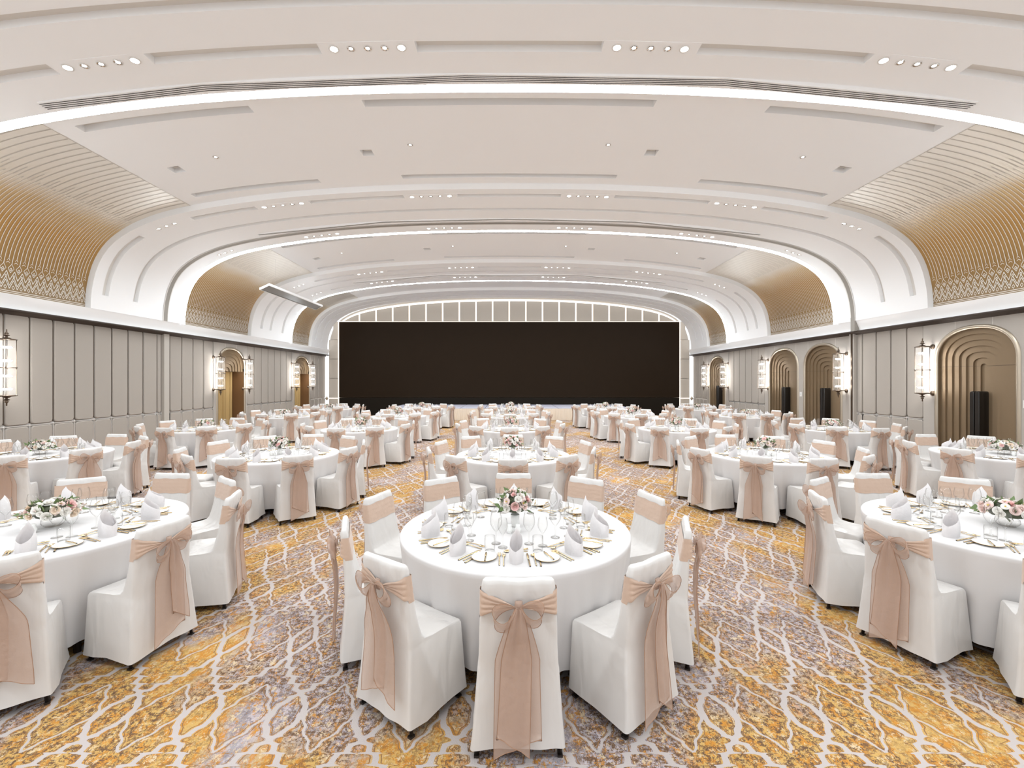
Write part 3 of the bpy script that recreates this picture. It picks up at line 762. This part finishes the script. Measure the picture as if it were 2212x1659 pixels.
for D, l in ((8.9, 'large cylindrical glass lantern sconce cut by the left edge'), (15.5, 'lantern sconce before the nearer left archway'), (17.22, 'lantern sconce beyond the nearer left archway'), (21.06, 'lantern sconce before the farther left archway'), (22.78, 'lantern sconce beyond the farther left archway')): sconce(-10.14, D, l)
for D, l in ((10.83, 'lantern sconce beside the nearest right arch door'), (13.6, 'lantern sconce just beyond the right partition jamb'), (17.72, 'lantern sconce left of the paired arch doors'), (20.95, 'lantern sconce right of the far arch door by the end wall'), (23.0, 'lantern sconce left of the far arch door by the end wall')): sconce(10.14, D, l)

# ------------------------------------------------------------------ chairs
def rsec(hw, y0, y1, z, r, ns=5, crn=3, dz=None):
    """rounded rectangle ring at height z, ccw, starting at back-left"""
    pts = []; r = min(r, hw * .9, (y1 - y0) * .45)
    cs = [(-hw + r, y0 + r, 180), (hw - r, y0 + r, 270), (hw - r, y1 - r, 0), (-hw + r, y1 - r, 90)]
    arc = []
    for cx, cy, a0 in cs: arc.append([(cx + r * math.cos(math.radians(a0 + 90 * i / crn)), cy + r * math.sin(math.radians(a0 + 90 * i / crn))) for i in range(crn + 1)])
    for k in range(4):
        pts += arc[k]; a = arc[k][-1]; b = arc[(k + 1) % 4][0]; n = 15 if k in (0, 2) else 4
        for i in range(1, n): pts.append((a[0] + (b[0] - a[0]) * i / n, a[1] + (b[1] - a[1]) * i / n))
    return pts
def back_y(z):     # rear plane of the back
    return -.035 * (1 - z / .45) if z < .45 else -.03 * ((z - .45) / .47) ** 1.5
def back_hw(z): return .243 - .035 * min(1, z / .5) - .018 * max(0, (z - .5) / .42)
def make_cover(seed):
    rnd = random.Random(seed); b = B()
    secs = []
    for z in (.058, .12, .22, .32, .40, .445): secs.append((back_hw(z) + (.004 if z < .1 else 0), back_y(z), .425 - .012 * (z / .45), z, .018))
    for z, y1 in ((.462, .405), (.473, .385), (.4765, .29), (.478, .19), (.487, .125), (.51, .10), (.56, .083)): secs.append((back_hw(z) - .002, back_y(z), y1, z, .02))
    for z in (.64, .72, .80, .86): secs.append((back_hw(z), back_y(z), .075 - .06 * ((z - .56) / .36), z, .02))
    secs += [(.187, -.027, .018, .895, .02), (.183, -.024, .013, .912, .018), (.172, -.016, .006, .922, .01)]
    ph = [rnd.uniform(0, 6) for _ in range(4)]; rows = []
    for (hw, y0, y1, z, r) in secs:
        row = []
        for (x, y) in rsec(hw, y0, y1, z, r):
            amp = max(0, (.45 - z) / .45) * .007
            t = x * 17 + y * 23
            k = amp * math.sin(t + ph[0]) + amp * .5 * math.sin(2.3 * t + ph[1])
            l = math.hypot(x, y - .2) + 1e-6
            zz = z
            if z > .85: zz = z - .008 * (1 - abs(x) / .19) + .003 * math.sin(x * 30 + ph[2])
            if z < .07: zz = z + .006 * math.sin(t * .6 + ph[3])
            if .46 < z < .49 and y > .1: zz += -.012 * (1 - abs(x) / .22) * (1 - abs(y - .26) / .2)
            # drape creases under the sash on the rear
            if .5 < z < .90 and y < .01: y -= .0035 * math.sin(x * 75 * (1 + (z - .8) * 1.5) + ph[0]) * math.exp(-((z - .84) / .10) ** 2) + .002 * math.sin(x * 26 + z * 14 + ph[1])
            if z < .45 and y < .02: y += .005 * math.sin(x * 16 + ph[2]) * (.5 - z)
            row.append((x + k * x / l, y + k * (y - .2) / l, zz))
        rows.append(row)
    n = b.grid(rows, True); K = len(rows[0]); b.cap(n + (len(rows) - 1) * K, K, sm=True)
    return b.mesh('cover', MT['cover'])
def make_sash(seed):
    rnd = random.Random(seed + 50); b = B(); rows = []; R = 13
    for i in range(R):
        u = i / (R - 1); row = []
        base = rsec(back_hw(.81) + .004, back_y(.81) - .005, .052, .81, .02)
        for (x, y) in base:
            rear = y < 0
            w_ = 1 - min(1, abs(x) / .19) if rear else 0
            zt = .868 - (.085 * w_ ** .8); zb = (.735 if rear else .715) + .045 * w_ ** .8
            z = zb + (zt - zb) * u
            if not rear: y = y / .052 * (.075 - .06 * ((z - .56) / .36) + .004)
            yy = y + (-.0065 if (i % 3 == 1) else (-.002 if i % 3 == 2 else 0)) * (1 if rear else .25) - (.012 * w_ ** 3 if rear else 0)
            row.append((x * (1 + .02 * (.8 - z)), yy, z + .003 * math.sin(x * 40 + i)))
        rows.append(row)
    b.grid(rows, True, miF=lambda i, j: 0)
    K = len(rows[0])
    return b.mesh('sash', MT['sash'])
def make_knot():
    b = B(); rows = []
    for i in range(9):
        a = -PI / 2 + PI * i / 8; f = i / 8
        w_ = .019 + .012 * (1 - f) ** 2
        rows.append([(w_ * math.cos(t) * (1 + .10 * math.sin(5 * t)), -.050 - .020 * math.cos(a) ** .6 * max(0, -math.sin(t)) - .006 * math.sin(t) , .800 + .024 * math.sin(a) - .012 * (1 - f)) for t in [2 * PI * j / 14 for j in range(14)]])
    b.grid(rows, True); b.cap(8 * 14, 14, sm=True); return b.mesh('knot', MT['organza'])
def make_loop(side, seed):
    rnd = random.Random(seed * 3 + side); b = B(); rows = []; tilt = rnd.uniform(.15, .75); n = 22
    L_ = rnd.uniform(.115, .14); H_ = rnd.uniform(.045, .062); tw = rnd.uniform(.5, 1.0)
    for i in range(n + 1):
        u = i / n; a = 2 * PI * u; g = math.sin(PI * u)
        x = L_ * (1 - math.cos(a)) / 2; z = H_ * math.sin(a) * g ** .6
        wd = .012 + .050 * g ** .7
        # ribbon width runs partly towards the viewer (-y) and partly across
        wy, wx, wz = -.66, .30 * math.cos(a) * tw, .62
        row = []
        for j in range(7):
            v = (j / 6 - .5) * 2; fold = .006 * math.sin(j * 2.1 + seed + i * .25) * g
            px, pz = x + wx * v * wd, z + wz * v * wd * (1 if u < .5 else .9); py = -.078 - .012 * g + wy * v * wd * .6 + fold
            xr = px * math.cos(tilt) + pz * math.sin(tilt); zr = -px * math.sin(tilt) + pz * math.cos(tilt)
            row.append((side * (xr + .004), min(py, -.034), .800 + zr))
        rows.append(row)
    b.grid(rows)
    for k in (0, 6): b.tube([rows[i][k] for i in range(1, n)], .0016, 3, 1, False)
    return b.mesh('loop', [MT['organza'], MT['hem']])
def make_tail(seed, which):
    rnd = random.Random(seed * 7 + which); b = B(); rows = []
    ln = rnd.choice([.70, .66, .60]) if which == 0 else rnd.uniform(.52, .69); cx1 = rnd.uniform(-.05, .02) if which == 0 else rnd.uniform(-.01, .06)
    wf = rnd.uniform(.085, .115) if which == 0 else rnd.uniform(.045, .08); kick = rnd.uniform(-.03, .03); n = 18; m = 8; y0 = -.052 - .012 * which
    for i in range(n + 1):
        u = i / n; z = .80 - ln * u; cx = cx1 * min(1, u * 2.2) + kick * u * u
        wd = .014 + (wf - .014) * min(1, u * 2.6) ** .7 + .012 * u
        row = []
        for j in range(m + 1):
            v = j / m * 2 - 1
            y = y0 + back_y(z) * .9 - .016 * math.exp(-((u - .12) / .12) ** 2) + .007 * math.sin(v * 6 + seed + u * 3) * (1 - .3 * u)
            row.append((cx + v * wd, y, z - (.05 * v * (1 if which else -1) if i == n else 0)))
        rows.append(row)
    b.grid(rows)
    e0 = [r[0] for r in rows[1:]]; e1 = [r[-1] for r in rows[1:]]
    for e in (e0, e1): b.tube(e, .0018, 3, 1, False)
    b.tube(rows[-1], .0022, 3, 1, False)
    return b.mesh('tail', [MT['organza'], MT['hem']])
def make_leg(x, y):
    b = B(); b.tube([(x * .88, y * .9 + .02, .30), (x, y, .010)], [.016, .0125], 4); b.box(x - .013, x + .013, y - .016, y + .016, 0, .011); return b.mesh('leg', MT['leg'])
LEGS = [make_leg(x, y) for x, y in ((-.215, .004), (.215, .004), (-.205, .385), (.205, .385))]
kb = B()
for l in LEGS:
    n0 = len(kb.v); kb.v += [tuple(v.co) for v in l.vertices]
    for p in l.polygons: kb.face([n0 + i for i in p.vertices], 0, True)
LEGS_JOINED = kb.mesh('legs', MT['leg'])
VARIANTS = []
for s_ in range(5):
    VARIANTS.append([('seat_cover', make_cover(s_)), ('sash', make_sash(s_)), ('knot', make_knot()), ('bow_loop', make_loop(-1, s_ + 1)), ('bow_loop', make_loop(1, s_ + 1)), ('sash_tail', make_tail(s_ + 1, 0)), ('sash_tail', make_tail(s_ + 1, 1))])
protos = {}
def chair(x, y, rz, label, v, lod):
    key = (v, lod)
    if key not in protos:
        e = empty('banquet_chair', loc=(x, y, 0), rz=rz, label=label, cat='chair', group='covered banquet chairs around the tables')
        ch = [ob(nm, me, e) for nm, me in VARIANTS[v]]
        if lod == 0: ch += [ob('leg', l, e) for l in LEGS]
        else: ch += [ob('legs', LEGS_JOINED, e)]
        protos[key] = (e, ch); return e
    src, ch = protos[key]
    e = src.copy(); col.objects.link(e); e.location = (x, y, 0); e.rotation_euler = (0, 0, rz); e['label'] = label
    for c in ch: d = c.copy(); col.objects.link(d); d.parent = e
    return e

# ------------------------------------------------------------------ tableware meshes
TZ = .757
def ml(fn): b = B(); r = fn(b); return b
def wine(r, h, stem, rt):
    b = B(); bowl = h - stem
    b.lathe([(.001, .003), (.034, .001), (.034, .004), (.006, .012), (.0045, .03), (.0045, stem - .01), (.012, stem), (r * .62, stem + bowl * .14), (r * .93, stem + bowl * .33), (r, stem + bowl * .48), (r * .95, stem + bowl * .7), (rt, h), (rt - .001, h + .0005)], 18); return b.mesh('wine_glass', MT['glass'])
G_BIG = wine(.043, .225, .095, .033); G_SM = wine(.036, .205, .098, .028)
b = B(); b.lathe([(.001, .008), (.030, .006), (.031, .001), (.034, .004), (.037, .05), (.036, .105), (.035, .105)], 18); G_T = b.mesh('tumbler', MT['glass'])
b = B(); b.lathe([(.001, .002), (.045, .0), (.05, .004), (.083, .012)], 28); b.lathe([(.083, .012), (.085, .0135), (.083, .015)], 28, mi=1); b.lathe([(.083, .015), (.055, .008), (.001, .007)], 28); PLATE = b.mesh('plate', [MT['china'], MT['rim']])
b = B(); b.lathe([(.001, 0), (.017, 0), (.017, .006), (.024, .022), (.024, .034), (.016, .055), (.018, .066), (.014, .07), (.001, .0705)], 14); SHAKER = b.mesh('shaker', MT['china'])
def napkin(seed):
    b = B(); H = .205; sd = 1 if seed % 2 else -1
    def sheet(u0, u1, k, hf, n=32, m=8, lean=.0):
        rows = [[] for _ in range(m)]
        for i in range(n + 1):
            u = u0 + (u1 - u0) * i / n; a = (u - .5) * 2 * PI; h = hf(u)
            for q in range(m):
                z = h * q / (m - 1); t = z / H
                rx = .044 * k * (1 + .12 * math.sin(PI * min(1, t * 1.3)) - .30 * t * t); ry = .068 * k * (1 + .14 * math.sin(PI * min(1, t * 1.2)) - .50 * t ** 1.6)
                rows[q].append((math.sin(a) * rx + .0015 * math.sin(u * 30 + seed), math.cos(a) * ry + lean * t, z))
        b.grid(rows)
    c_ = lambda u: max(0, 1 - abs(u - .5) * 2)
    sheet(-.02, 1.02, 1.0, lambda u: H * (.40 + .60 * c_(min(1, max(0, u))) ** 1.35))
    sheet(.18, .82, .82, lambda u: H * (.30 + .64 * c_(u) ** 1.2), n=20)
    # folded collar crossing the front diagonally
    if sd > 0: sheet(-.20, .30, 1.05, lambda u: H * (.12 + .62 * min(1, max(0, (u + .20) / .5)) ** 1.1), n=20)
    else: sheet(.70, 1.20, 1.05, lambda u: H * (.12 + .62 * min(1, max(0, (1.20 - u) / .5)) ** 1.1), n=20)
    return b.mesh('napkin', MT['napkin'])
NAPS = [napkin(i) for i in range(3)]
def fork(L_=.195, mi=MT['gold_cut']):
    b = B(); h = .004
    def bar(pts, t=.0015):   # (y, halfwidth, z)
        rows = [[(-w_, y, z - t), (w_, y, z - t), (w_, y, z + t), (-w_, y, z + t)] for y, w_, z in pts]
        n = b.grid(rows, True, sm=True)
    bar([(-L_ / 2, .0035, h), (0, .0028, h + .003), (L_ * .2, .003, h + .004), (L_ * .27, .010, h + .002), (L_ * .33, .0115, h + .001)])
    for k in range(4):
        x = -.0095 + k * .0063
        rows = [[(x - .0016, y, z - .001), (x + .0016, y, z - .001), (x + .0016, y, z + .001), (x - .0016, y, z + .001)] for y, z in ((L_ * .33, h + .001), (L_ * .42, h + .001), (L_ * .5, h + .004))]
        b.grid(rows, True)
    return b.mesh('fork', mi)
def spoon(L_, bw):
    b = B(); h = .004
    rows = [[(-w_, y, z - .0015), (w_, y, z - .0015), (w_, y, z + .0015), (-w_, y, z + .0015)] for y, w_, z in ((-L_ / 2, .0035, h), (0, .0028, h + .003), (L_ * .27, .003, h + .006))]
    b.grid(rows, True); rr = []
    for i in range(5):
        f = i / 4
        rr.append([(bw * f * math.cos(t), L_ * .37 + L_ * .13 * f * math.sin(t), h - .002 + .007 * f * f) for t in [2 * PI * j / 12 for j in range(12)]])
    b.grid(rr, True); return b.mesh('spoon', MT['gold_cut'])
def knife(L_):
    b = B(); h = .004
    rows = [[(-w1, y, h - .001), (w2, y, h - .001), (w2, y, h + t), (-w1, y, h + t)] for y, w1, w2, t in ((-L_ / 2, .0045, .0045, .004), (-L_ * .05, .0038, .0038, .005), (0, .0035, .0035, .003), (L_ * .05, .006, .005, .0015), (L_ * .3, .006, .008, .001), (L_ * .46, .005, .004, .001), (L_ / 2, .001, .001, .001))]
    n = b.grid(rows, True); return b.mesh('knife', MT['gold_cut'])
FORK, DFORK, SOUP, DSP, KN, BKN = fork(.20), fork(.165), spoon(.19, .021), spoon(.165, .017), knife(.215), knife(.15)

# ------------------------------------------------------------------ flowers
def rose(mt, seed, open_=False):
    rnd = random.Random(seed); b = B()
    layers = ((.013, 4, .95, .030), (.020, 5, .8, .028), (.028, 6, .55, .024), (.033, 6, .3, .018)) if not open_ else ((.018, 5, .45, .02), (.032, 6, .25, .016), (.036, 6, .15, .012))
    for (r, n, up, h) in layers:
        a0 = rnd.uniform(0, 6)
        for k in range(n):
            a = a0 + 2 * PI * k / n; wd = 1.25 * PI / n; rows = []
            for i in range(4):
                f = i / 3; rr = .004 + (r - .004) * (f ** (.5 + up)) + (.004 * f * f if up < .6 else -.002 * f); z = h * f - .003 + (-.008 * f * f if up < .4 else 0)
                rows.append([((rr + .0015 * (1 - abs(v))) * math.cos(a + v * wd * (.5 + .5 * math.sin(PI * min(1, f + .3) * .6))), rr * math.sin(a + v * wd * (.5 + .5 * math.sin(PI * min(1, f + .3) * .6))), z - .004 * abs(v) * f) for v in (-1, -.5, 0, .5, 1)])
            b.grid(rows)
    b.lathe([(.001, .022 if not open_ else .01), (.007, .018 if not open_ else .008), (.008, .0)], 7, mi=1)
    return b.mesh('rose', [mt, MT['seed'] if open_ else mt])
ROSES = [rose(MT['rose_p'], 1), rose(MT['rose_w'], 2), rose(MT['rose_c'], 3), rose(MT['rose_b'], 4), rose(MT['rose_w'], 5, True), rose(MT['rose_b'], 6, True)]
RN = ['pink rose', 'white rose', 'cream rose', 'blush rose', 'white open bloom', 'blush open bloom']
def leaves(seed, rx, rz, cz, n=70):
    rnd = random.Random(seed); b = B()
    for k in range(n):
        a = rnd.uniform(0, 2 * PI); el = rnd.uniform(-.5, 1.2); d = Vector((math.cos(a) * math.cos(el), math.sin(a) * math.cos(el), math.sin(el)))
        R_ = rnd.uniform(.80, 1.20); p = Vector((d.x * rx * R_, d.y * rx * R_, cz + d.z * rz * R_)); t = d.cross(Vector((rnd.uniform(-1, 1), rnd.uniform(-1, 1), rnd.uniform(-1, 1)))).normalized()
        L_ = rnd.uniform(.035, .065); w_ = L_ * rnd.uniform(.24, .40); up = (d + t * rnd.uniform(-.8, .8)).normalized(); n0 = len(b.v)
        b.v += [tuple(p - up * L_ * .4), tuple(p + t * w_ - up * .0), tuple(p + up * L_ * .7), tuple(p - t * w_), tuple(p + d * .004)]
        mi = rnd.choice((0, 0, 1))
        for q in ((0, 1, 4), (1, 2, 4), (2, 3, 4), (3, 0, 4)): b.face([n0 + i for i in q], mi, True)
    for k in range(26):      # waxflower twigs
        a = rnd.uniform(0, 2 * PI); el = rnd.uniform(.0, 1.3); d = Vector((math.cos(a) * math.cos(el), math.sin(a) * math.cos(el), math.sin(el)))
        p0 = Vector((d.x * rx * .7, d.y * rx * .7, cz + d.z * rz * .7)); p1 = Vector((d.x * rx * 1.12, d.y * rx * 1.12, cz + d.z * rz * 1.15))
        b.tube([p0, p1], .0015, 3, 2, False)
        for q in range(3): 
            c = p1 + Vector([rnd.uniform(-.008, .008) for _ in range(3)]); b.lathe([(.001, -.004), (.005, 0), (.001, .004)], 5, mi=3, cx=c.x, cy=c.y, cz=c.z)
    # core
    b.lathe([(.001, cz - rz * .75), (rx * .6, cz - rz * .5), (rx * .72, cz), (rx * .5, cz + rz * .6), (.001, cz + rz * .75)], 12, mi=1)
    return b.mesh('leaves', [MT['leaf'], MT['leaf2'], MT['twig'], MT['rose_b']])
SHAPES = [(.122, .105, .180), (.165, .08, .125), (.122, .10, .170)]
LEAVES = [leaves(i + 5, *SHAPES[i]) for i in range(3)]
b = B(); b.lathe([(.001, .004), (.034, .002), (.036, .004), (.034, .05), (.037, .095), (.035, .095), (.032, .05), (.03, .01)], 16); VASE_T = b.mesh('vase', MT['china'])
b = B(); b.lathe([(.001, .004), (.05, .002), (.075, .03), (.07, .06), (.068, .06)], 18); VASE_L = b.mesh('bowl', MT['glass'])
def joined_roses(seed, shp):
    rx, rz, cz = shp; b = B(); mats = [MT['rose_p'], MT['rose_w'], MT['rose_c'], MT['rose_b'], MT['seed']]
    for (me, M_, k) in rose_places(seed, shp, 34):
        n0 = len(b.v); b.v += [tuple(M_ @ v.co) for v in me.vertices]
        mm = {0: 0, 1: 1, 2: 2, 3: 3, 4: 1, 5: 3}[k]
        for p in me.polygons: b.face([n0 + i for i in p.vertices], 4 if (p.material_index and k > 3) else mm, True)
    return b.mesh('blossoms', mats)
def rose_places(seed, shp, n):
    rnd = random.Random(seed); rx, rz, cz = shp; out = []
    for i in range(n):
        f = (i + .5) / n; el = math.asin(1 - f * 1.25); a = i * 2.39996 + rnd.uniform(-.25, .25)
        d = Vector((math.cos(a) * math.cos(el), math.sin(a) * math.cos(el), math.sin(el)))
        p = Vector((d.x * rx * .93, d.y * rx * .93, cz + d.z * rz * .93)); q = Vector((0, 0, 1)).rotation_difference(d).to_matrix().to_4x4()
        k = rnd.choice((0, 1, 1, 2, 3, 4, 1, 5)); s_ = rnd.uniform(.6, 1.08)
        out.append((ROSES[k], Matrix.Translation(p) @ q @ Matrix.Scale(s_, 4), k))
    return out
JR = [joined_roses(70 + i, SHAPES[i]) for i in range(3)]

# ------------------------------------------------------------------ tables
def make_clothmesh(seed):
    rnd = random.Random(seed); b = B(); N = 220; ph = [rnd.uniform(0, 6.28) for _ in range(5)]; rows = []
    for r in (.001, .3, .6, .82): rows.append([(r * math.cos(2 * PI * j / N), r * math.sin(2 * PI * j / N), TZ) for j in range(N)])
    prof_ = [(.885, .757, 0), (.897, .754, 0), (.902, .745, 0), (.900, .72, .05), (.893, .66, .25), (.884, .58, .5), (.873, .48, .7), (.866, .38, .82), (.862, .28, .9), (.860, .18, .95), (.857, .115, 1)]
    for (r, z, f) in prof_:
        row = []
        for j in range(N):
            t = 2 * PI * j / N
            k = .9 - 1.5 * abs(math.sin(6.5 * t + .6 * math.sin(3 * t + ph[0]) + ph[0])) ** .7 * (.6 + .4 * math.sin(5 * t + ph[1])) + .35 * math.sin(23 * t + ph[2]) + .18 * math.sin(41 * t + ph[3])
            k = math.copysign(abs(k) ** .8, k)
            rr = r + f * .032 * (k - .4); zz = z + (.012 * math.sin(7 * t + ph[4]) if z < .16 else 0)
            row.append((rr * math.cos(t), rr * math.sin(t), zz))
        rows.append(row)
    b.grid(rows, True); return b.mesh('tablecloth', MT['cloth'])
CLOTHS = [make_clothmesh(i) for i in range(4)]
b = B(); b.lathe([(.001, .725), (.87, .725), (.88, .735), (.88, .748), (.001, .75)], 40); TTOP = b.mesh('tabletop', MT['brown'])
TLEGS = []
for k in range(4):
    a = PI / 4 + k * PI / 2; x, y = .74 * math.cos(a), .74 * math.sin(a); b = B(); b.tube([(x * .8, y * .8, .725), (x, y, 0.0)], .022, 8); TLEGS.append(b.mesh('tleg', MT['leg']))

COLX = [-7.5, -3.69, .047, 4.08, 7.95]; CN = ['far left', 'left', 'centre', 'right', 'far right']
ROWD = [3.55, 7.05, 10.85, 14.8, 18.6]; RN_ = ['front row', 'second row', 'third row', 'fourth row', 'back row']
SEAT = {0: 'front', 1: 'front-right', 2: 'lower-right', 3: 'upper-right', 4: 'back-right', 5: 'back', 6: 'back-left', 7: 'upper-left', 8: 'lower-left', 9: 'front-left'}
def inframe(x, D, z=.5, mg=60):
    if D < .5: return False
    px = 1100 + FPX * x / D; py = 823 - FPX * (z - 1.93) / D
    return -mg < px < 2212 + mg and py < 1659 + 260
counts = {}; overflow = {}
def item(key, name, me, M_, label, cat, group):
    """first 300 of each kind as things, the rest collected into one mesh"""
    c = counts.get(key, 0)
    if c >= 300: overflow.setdefault(key, []).append((me, M_)); return
    counts[key] = c + 1
    o = bpy.data.objects.new(name, me); col.objects.link(o); o.matrix_basis = M_
    o['label'] = label; o['category'] = cat; o['group'] = group
rnd = random.Random(11)
for r, D0 in enumerate(ROWD):
    for c, X0 in enumerate(COLX):
        if r == 0 and c in (0, 4): continue
        X = X0 + (-.1 if (r == 0 and c == 3) else 0) + (rnd.uniform(-.03, .03) if r else 0); D = D0 + (rnd.uniform(-.04, .04) if r else 0)
        tn = f'{CN[c]} table, {RN_[r]}'
        # table and cloth
        e = empty('round_table', loc=(X, D, 0), rz=.2, label=f'round folding table under the cloth, {CN[c]} in the {RN_[r]}', cat='table', group='round banquet tables')
        ob('tabletop', TTOP, e)
        for l in TLEGS: ob('leg', l, e)
        ob('tablecloth', CLOTHS[(r * 5 + c) % 4], loc=(X, D, 0), rz=rnd.uniform(0, 6), label=f'white floor-length round tablecloth on the {tn}', cat='tablecloth', group='white round tablecloths')
        tilt = rnd.uniform(-.06, .06) if r else 0
        for k in range(10):
            th = k * PI / 5 + tilt; st_ = SEAT[k]
            ux, uy = math.sin(th), -math.cos(th)          # outward
            jr = rnd.uniform(-.02, .05); ja = rnd.uniform(-.07, .07)
            R_ = 1.28 + (jr if r else 0); cx, cy = X + ux * R_, D + uy * R_
            if r == 0 and c == 2: ja *= .3
            if inframe(cx, cy - .1) or inframe(cx, cy + .3):
                chair(cx, cy, th + ja, f'white covered chair with dusty pink bow, {st_} seat of the {tn}', rnd.randrange(5), 0 if r < 3 else 1)
            # settings
            base = Matrix.Translation((X, D, TZ)) @ Matrix.Rotation(th, 4, 'Z')
            if not inframe(X + ux * .6, D + uy * .6, .75, 30): continue
            def put(key, name, me, lx, rad, rot, desc, cat, dz=0.0, rx=0.0):
                jx, jy = rnd.uniform(-.006, .006), rnd.uniform(-.006, .006)
                M_ = base @ Matrix.Translation((lx + jx, -rad + jy, dz)) @ Matrix.Rotation(rot + rnd.uniform(-.08, .08), 4, 'Z') @ Matrix.Rotation(rx, 4, 'X')
                item(key, name, me, M_, f'{desc} at the {st_} seat of the {tn}', cat, desc.split(',')[0] + ' on the banquet tables')
            put('napkin', 'folded_napkin', NAPS[rnd.randrange(3)], 0, .67, rnd.uniform(-.25, .25), 'white folded standing napkin', 'napkin')
            put('plate', 'bread_plate', PLATE, -.215, .635, 0, 'small white bread plate', 'plate')
            put('bknife', 'butter_knife', BKN, -.198, .64, rnd.uniform(-.25, 0), 'gold butter knife', 'knife', .0145)
            put('fork', 'dinner_fork', FORK, -.110, .655, 0, 'inner gold fork', 'fork'); put('fork', 'dinner_fork', FORK, -.083, .665, 0, 'outer gold fork', 'fork')
            put('knife', 'dinner_knife', KN, .082, .66, 0, 'inner gold knife', 'knife'); put('soup', 'soup_spoon', SOUP, .116, .66, 0, 'round gold soup spoon', 'spoon'); put('knife', 'dinner_knife', KN, .147, .66, 0, 'outer gold knife', 'knife')
            put('dspoon', 'dessert_spoon', DSP, 0, .525, PI / 2 + .05, 'gold dessert spoon', 'spoon'); put('dfork', 'dessert_fork', DFORK, .0, .485, -PI / 2 + .05, 'gold dessert fork', 'fork')
            put('gbig', 'wine_glass', G_BIG, .095, .375, 0, 'tall clear wine glass', 'glass'); put('gsm', 'white_wine_glass', G_SM, .19, .415, 0, 'smaller clear wine glass', 'glass'); put('gt', 'water_tumbler', G_T, .155, .51, 0, 'clear straight tumbler', 'glass')
        for k, dx in enumerate((-.045, .02)):
            ob('cruet_shaker', SHAKER, loc=(X + dx + (.0 if c < 3 else .1 * (c == 3 and r == 0)), D - .15, TZ), label=f'{["left", "right"][k]} white shaker of the pair on the {tn}', cat='shaker', group='white shakers')
        # centrepiece
        v = 1 if (r == 0 and c != 2) or c in (0, 4) else (0 if c == 2 else 2)
        low = v == 1
        fe = empty('flower_arrangement', loc=(X + (.05 if c == 3 and r == 0 else 0), D + .02, TZ), rz=rnd.uniform(0, 6), label=f'{"low wide" if low else "small round"} bouquet of pink and white roses on the {tn}', cat='flowers', group='rose centrepieces')
        ob('vase', VASE_L if low else VASE_T, fe)
        ob('foliage', LEAVES[v], fe, kind='stuff')
        if r < 2:
            for (me, M_, kk) in rose_places(90 + r * 5 + c, SHAPES[v], 34): ob('blossom', me, fe, mtx=M_, label=RN[kk])
        else: ob('blossoms', JR[v], fe, kind='stuff')
lab = {'fork': ('gold_forks', 'gold forks laid on the far tables', 'fork'), 'knife': ('gold_knives', 'gold knives laid on the far tables', 'knife')}
for key, lst in overflow.items():
    b = B(); me0 = lst[0][0]; vs = [v.co.copy() for v in me0.vertices]; fs = [tuple(p.vertices) for p in me0.polygons]
    for me, M_ in lst:
        n0 = len(b.v); b.v += [tuple(M_ @ v) for v in vs]
        for f in fs: b.face([n0 + i for i in f], 0, True)
    nm, l_, ct = lab.get(key, (key, key + ' on the far tables', key))
    ob(nm, b.mesh(nm, list(me0.materials)), kind='stuff', label=l_, cat=ct)
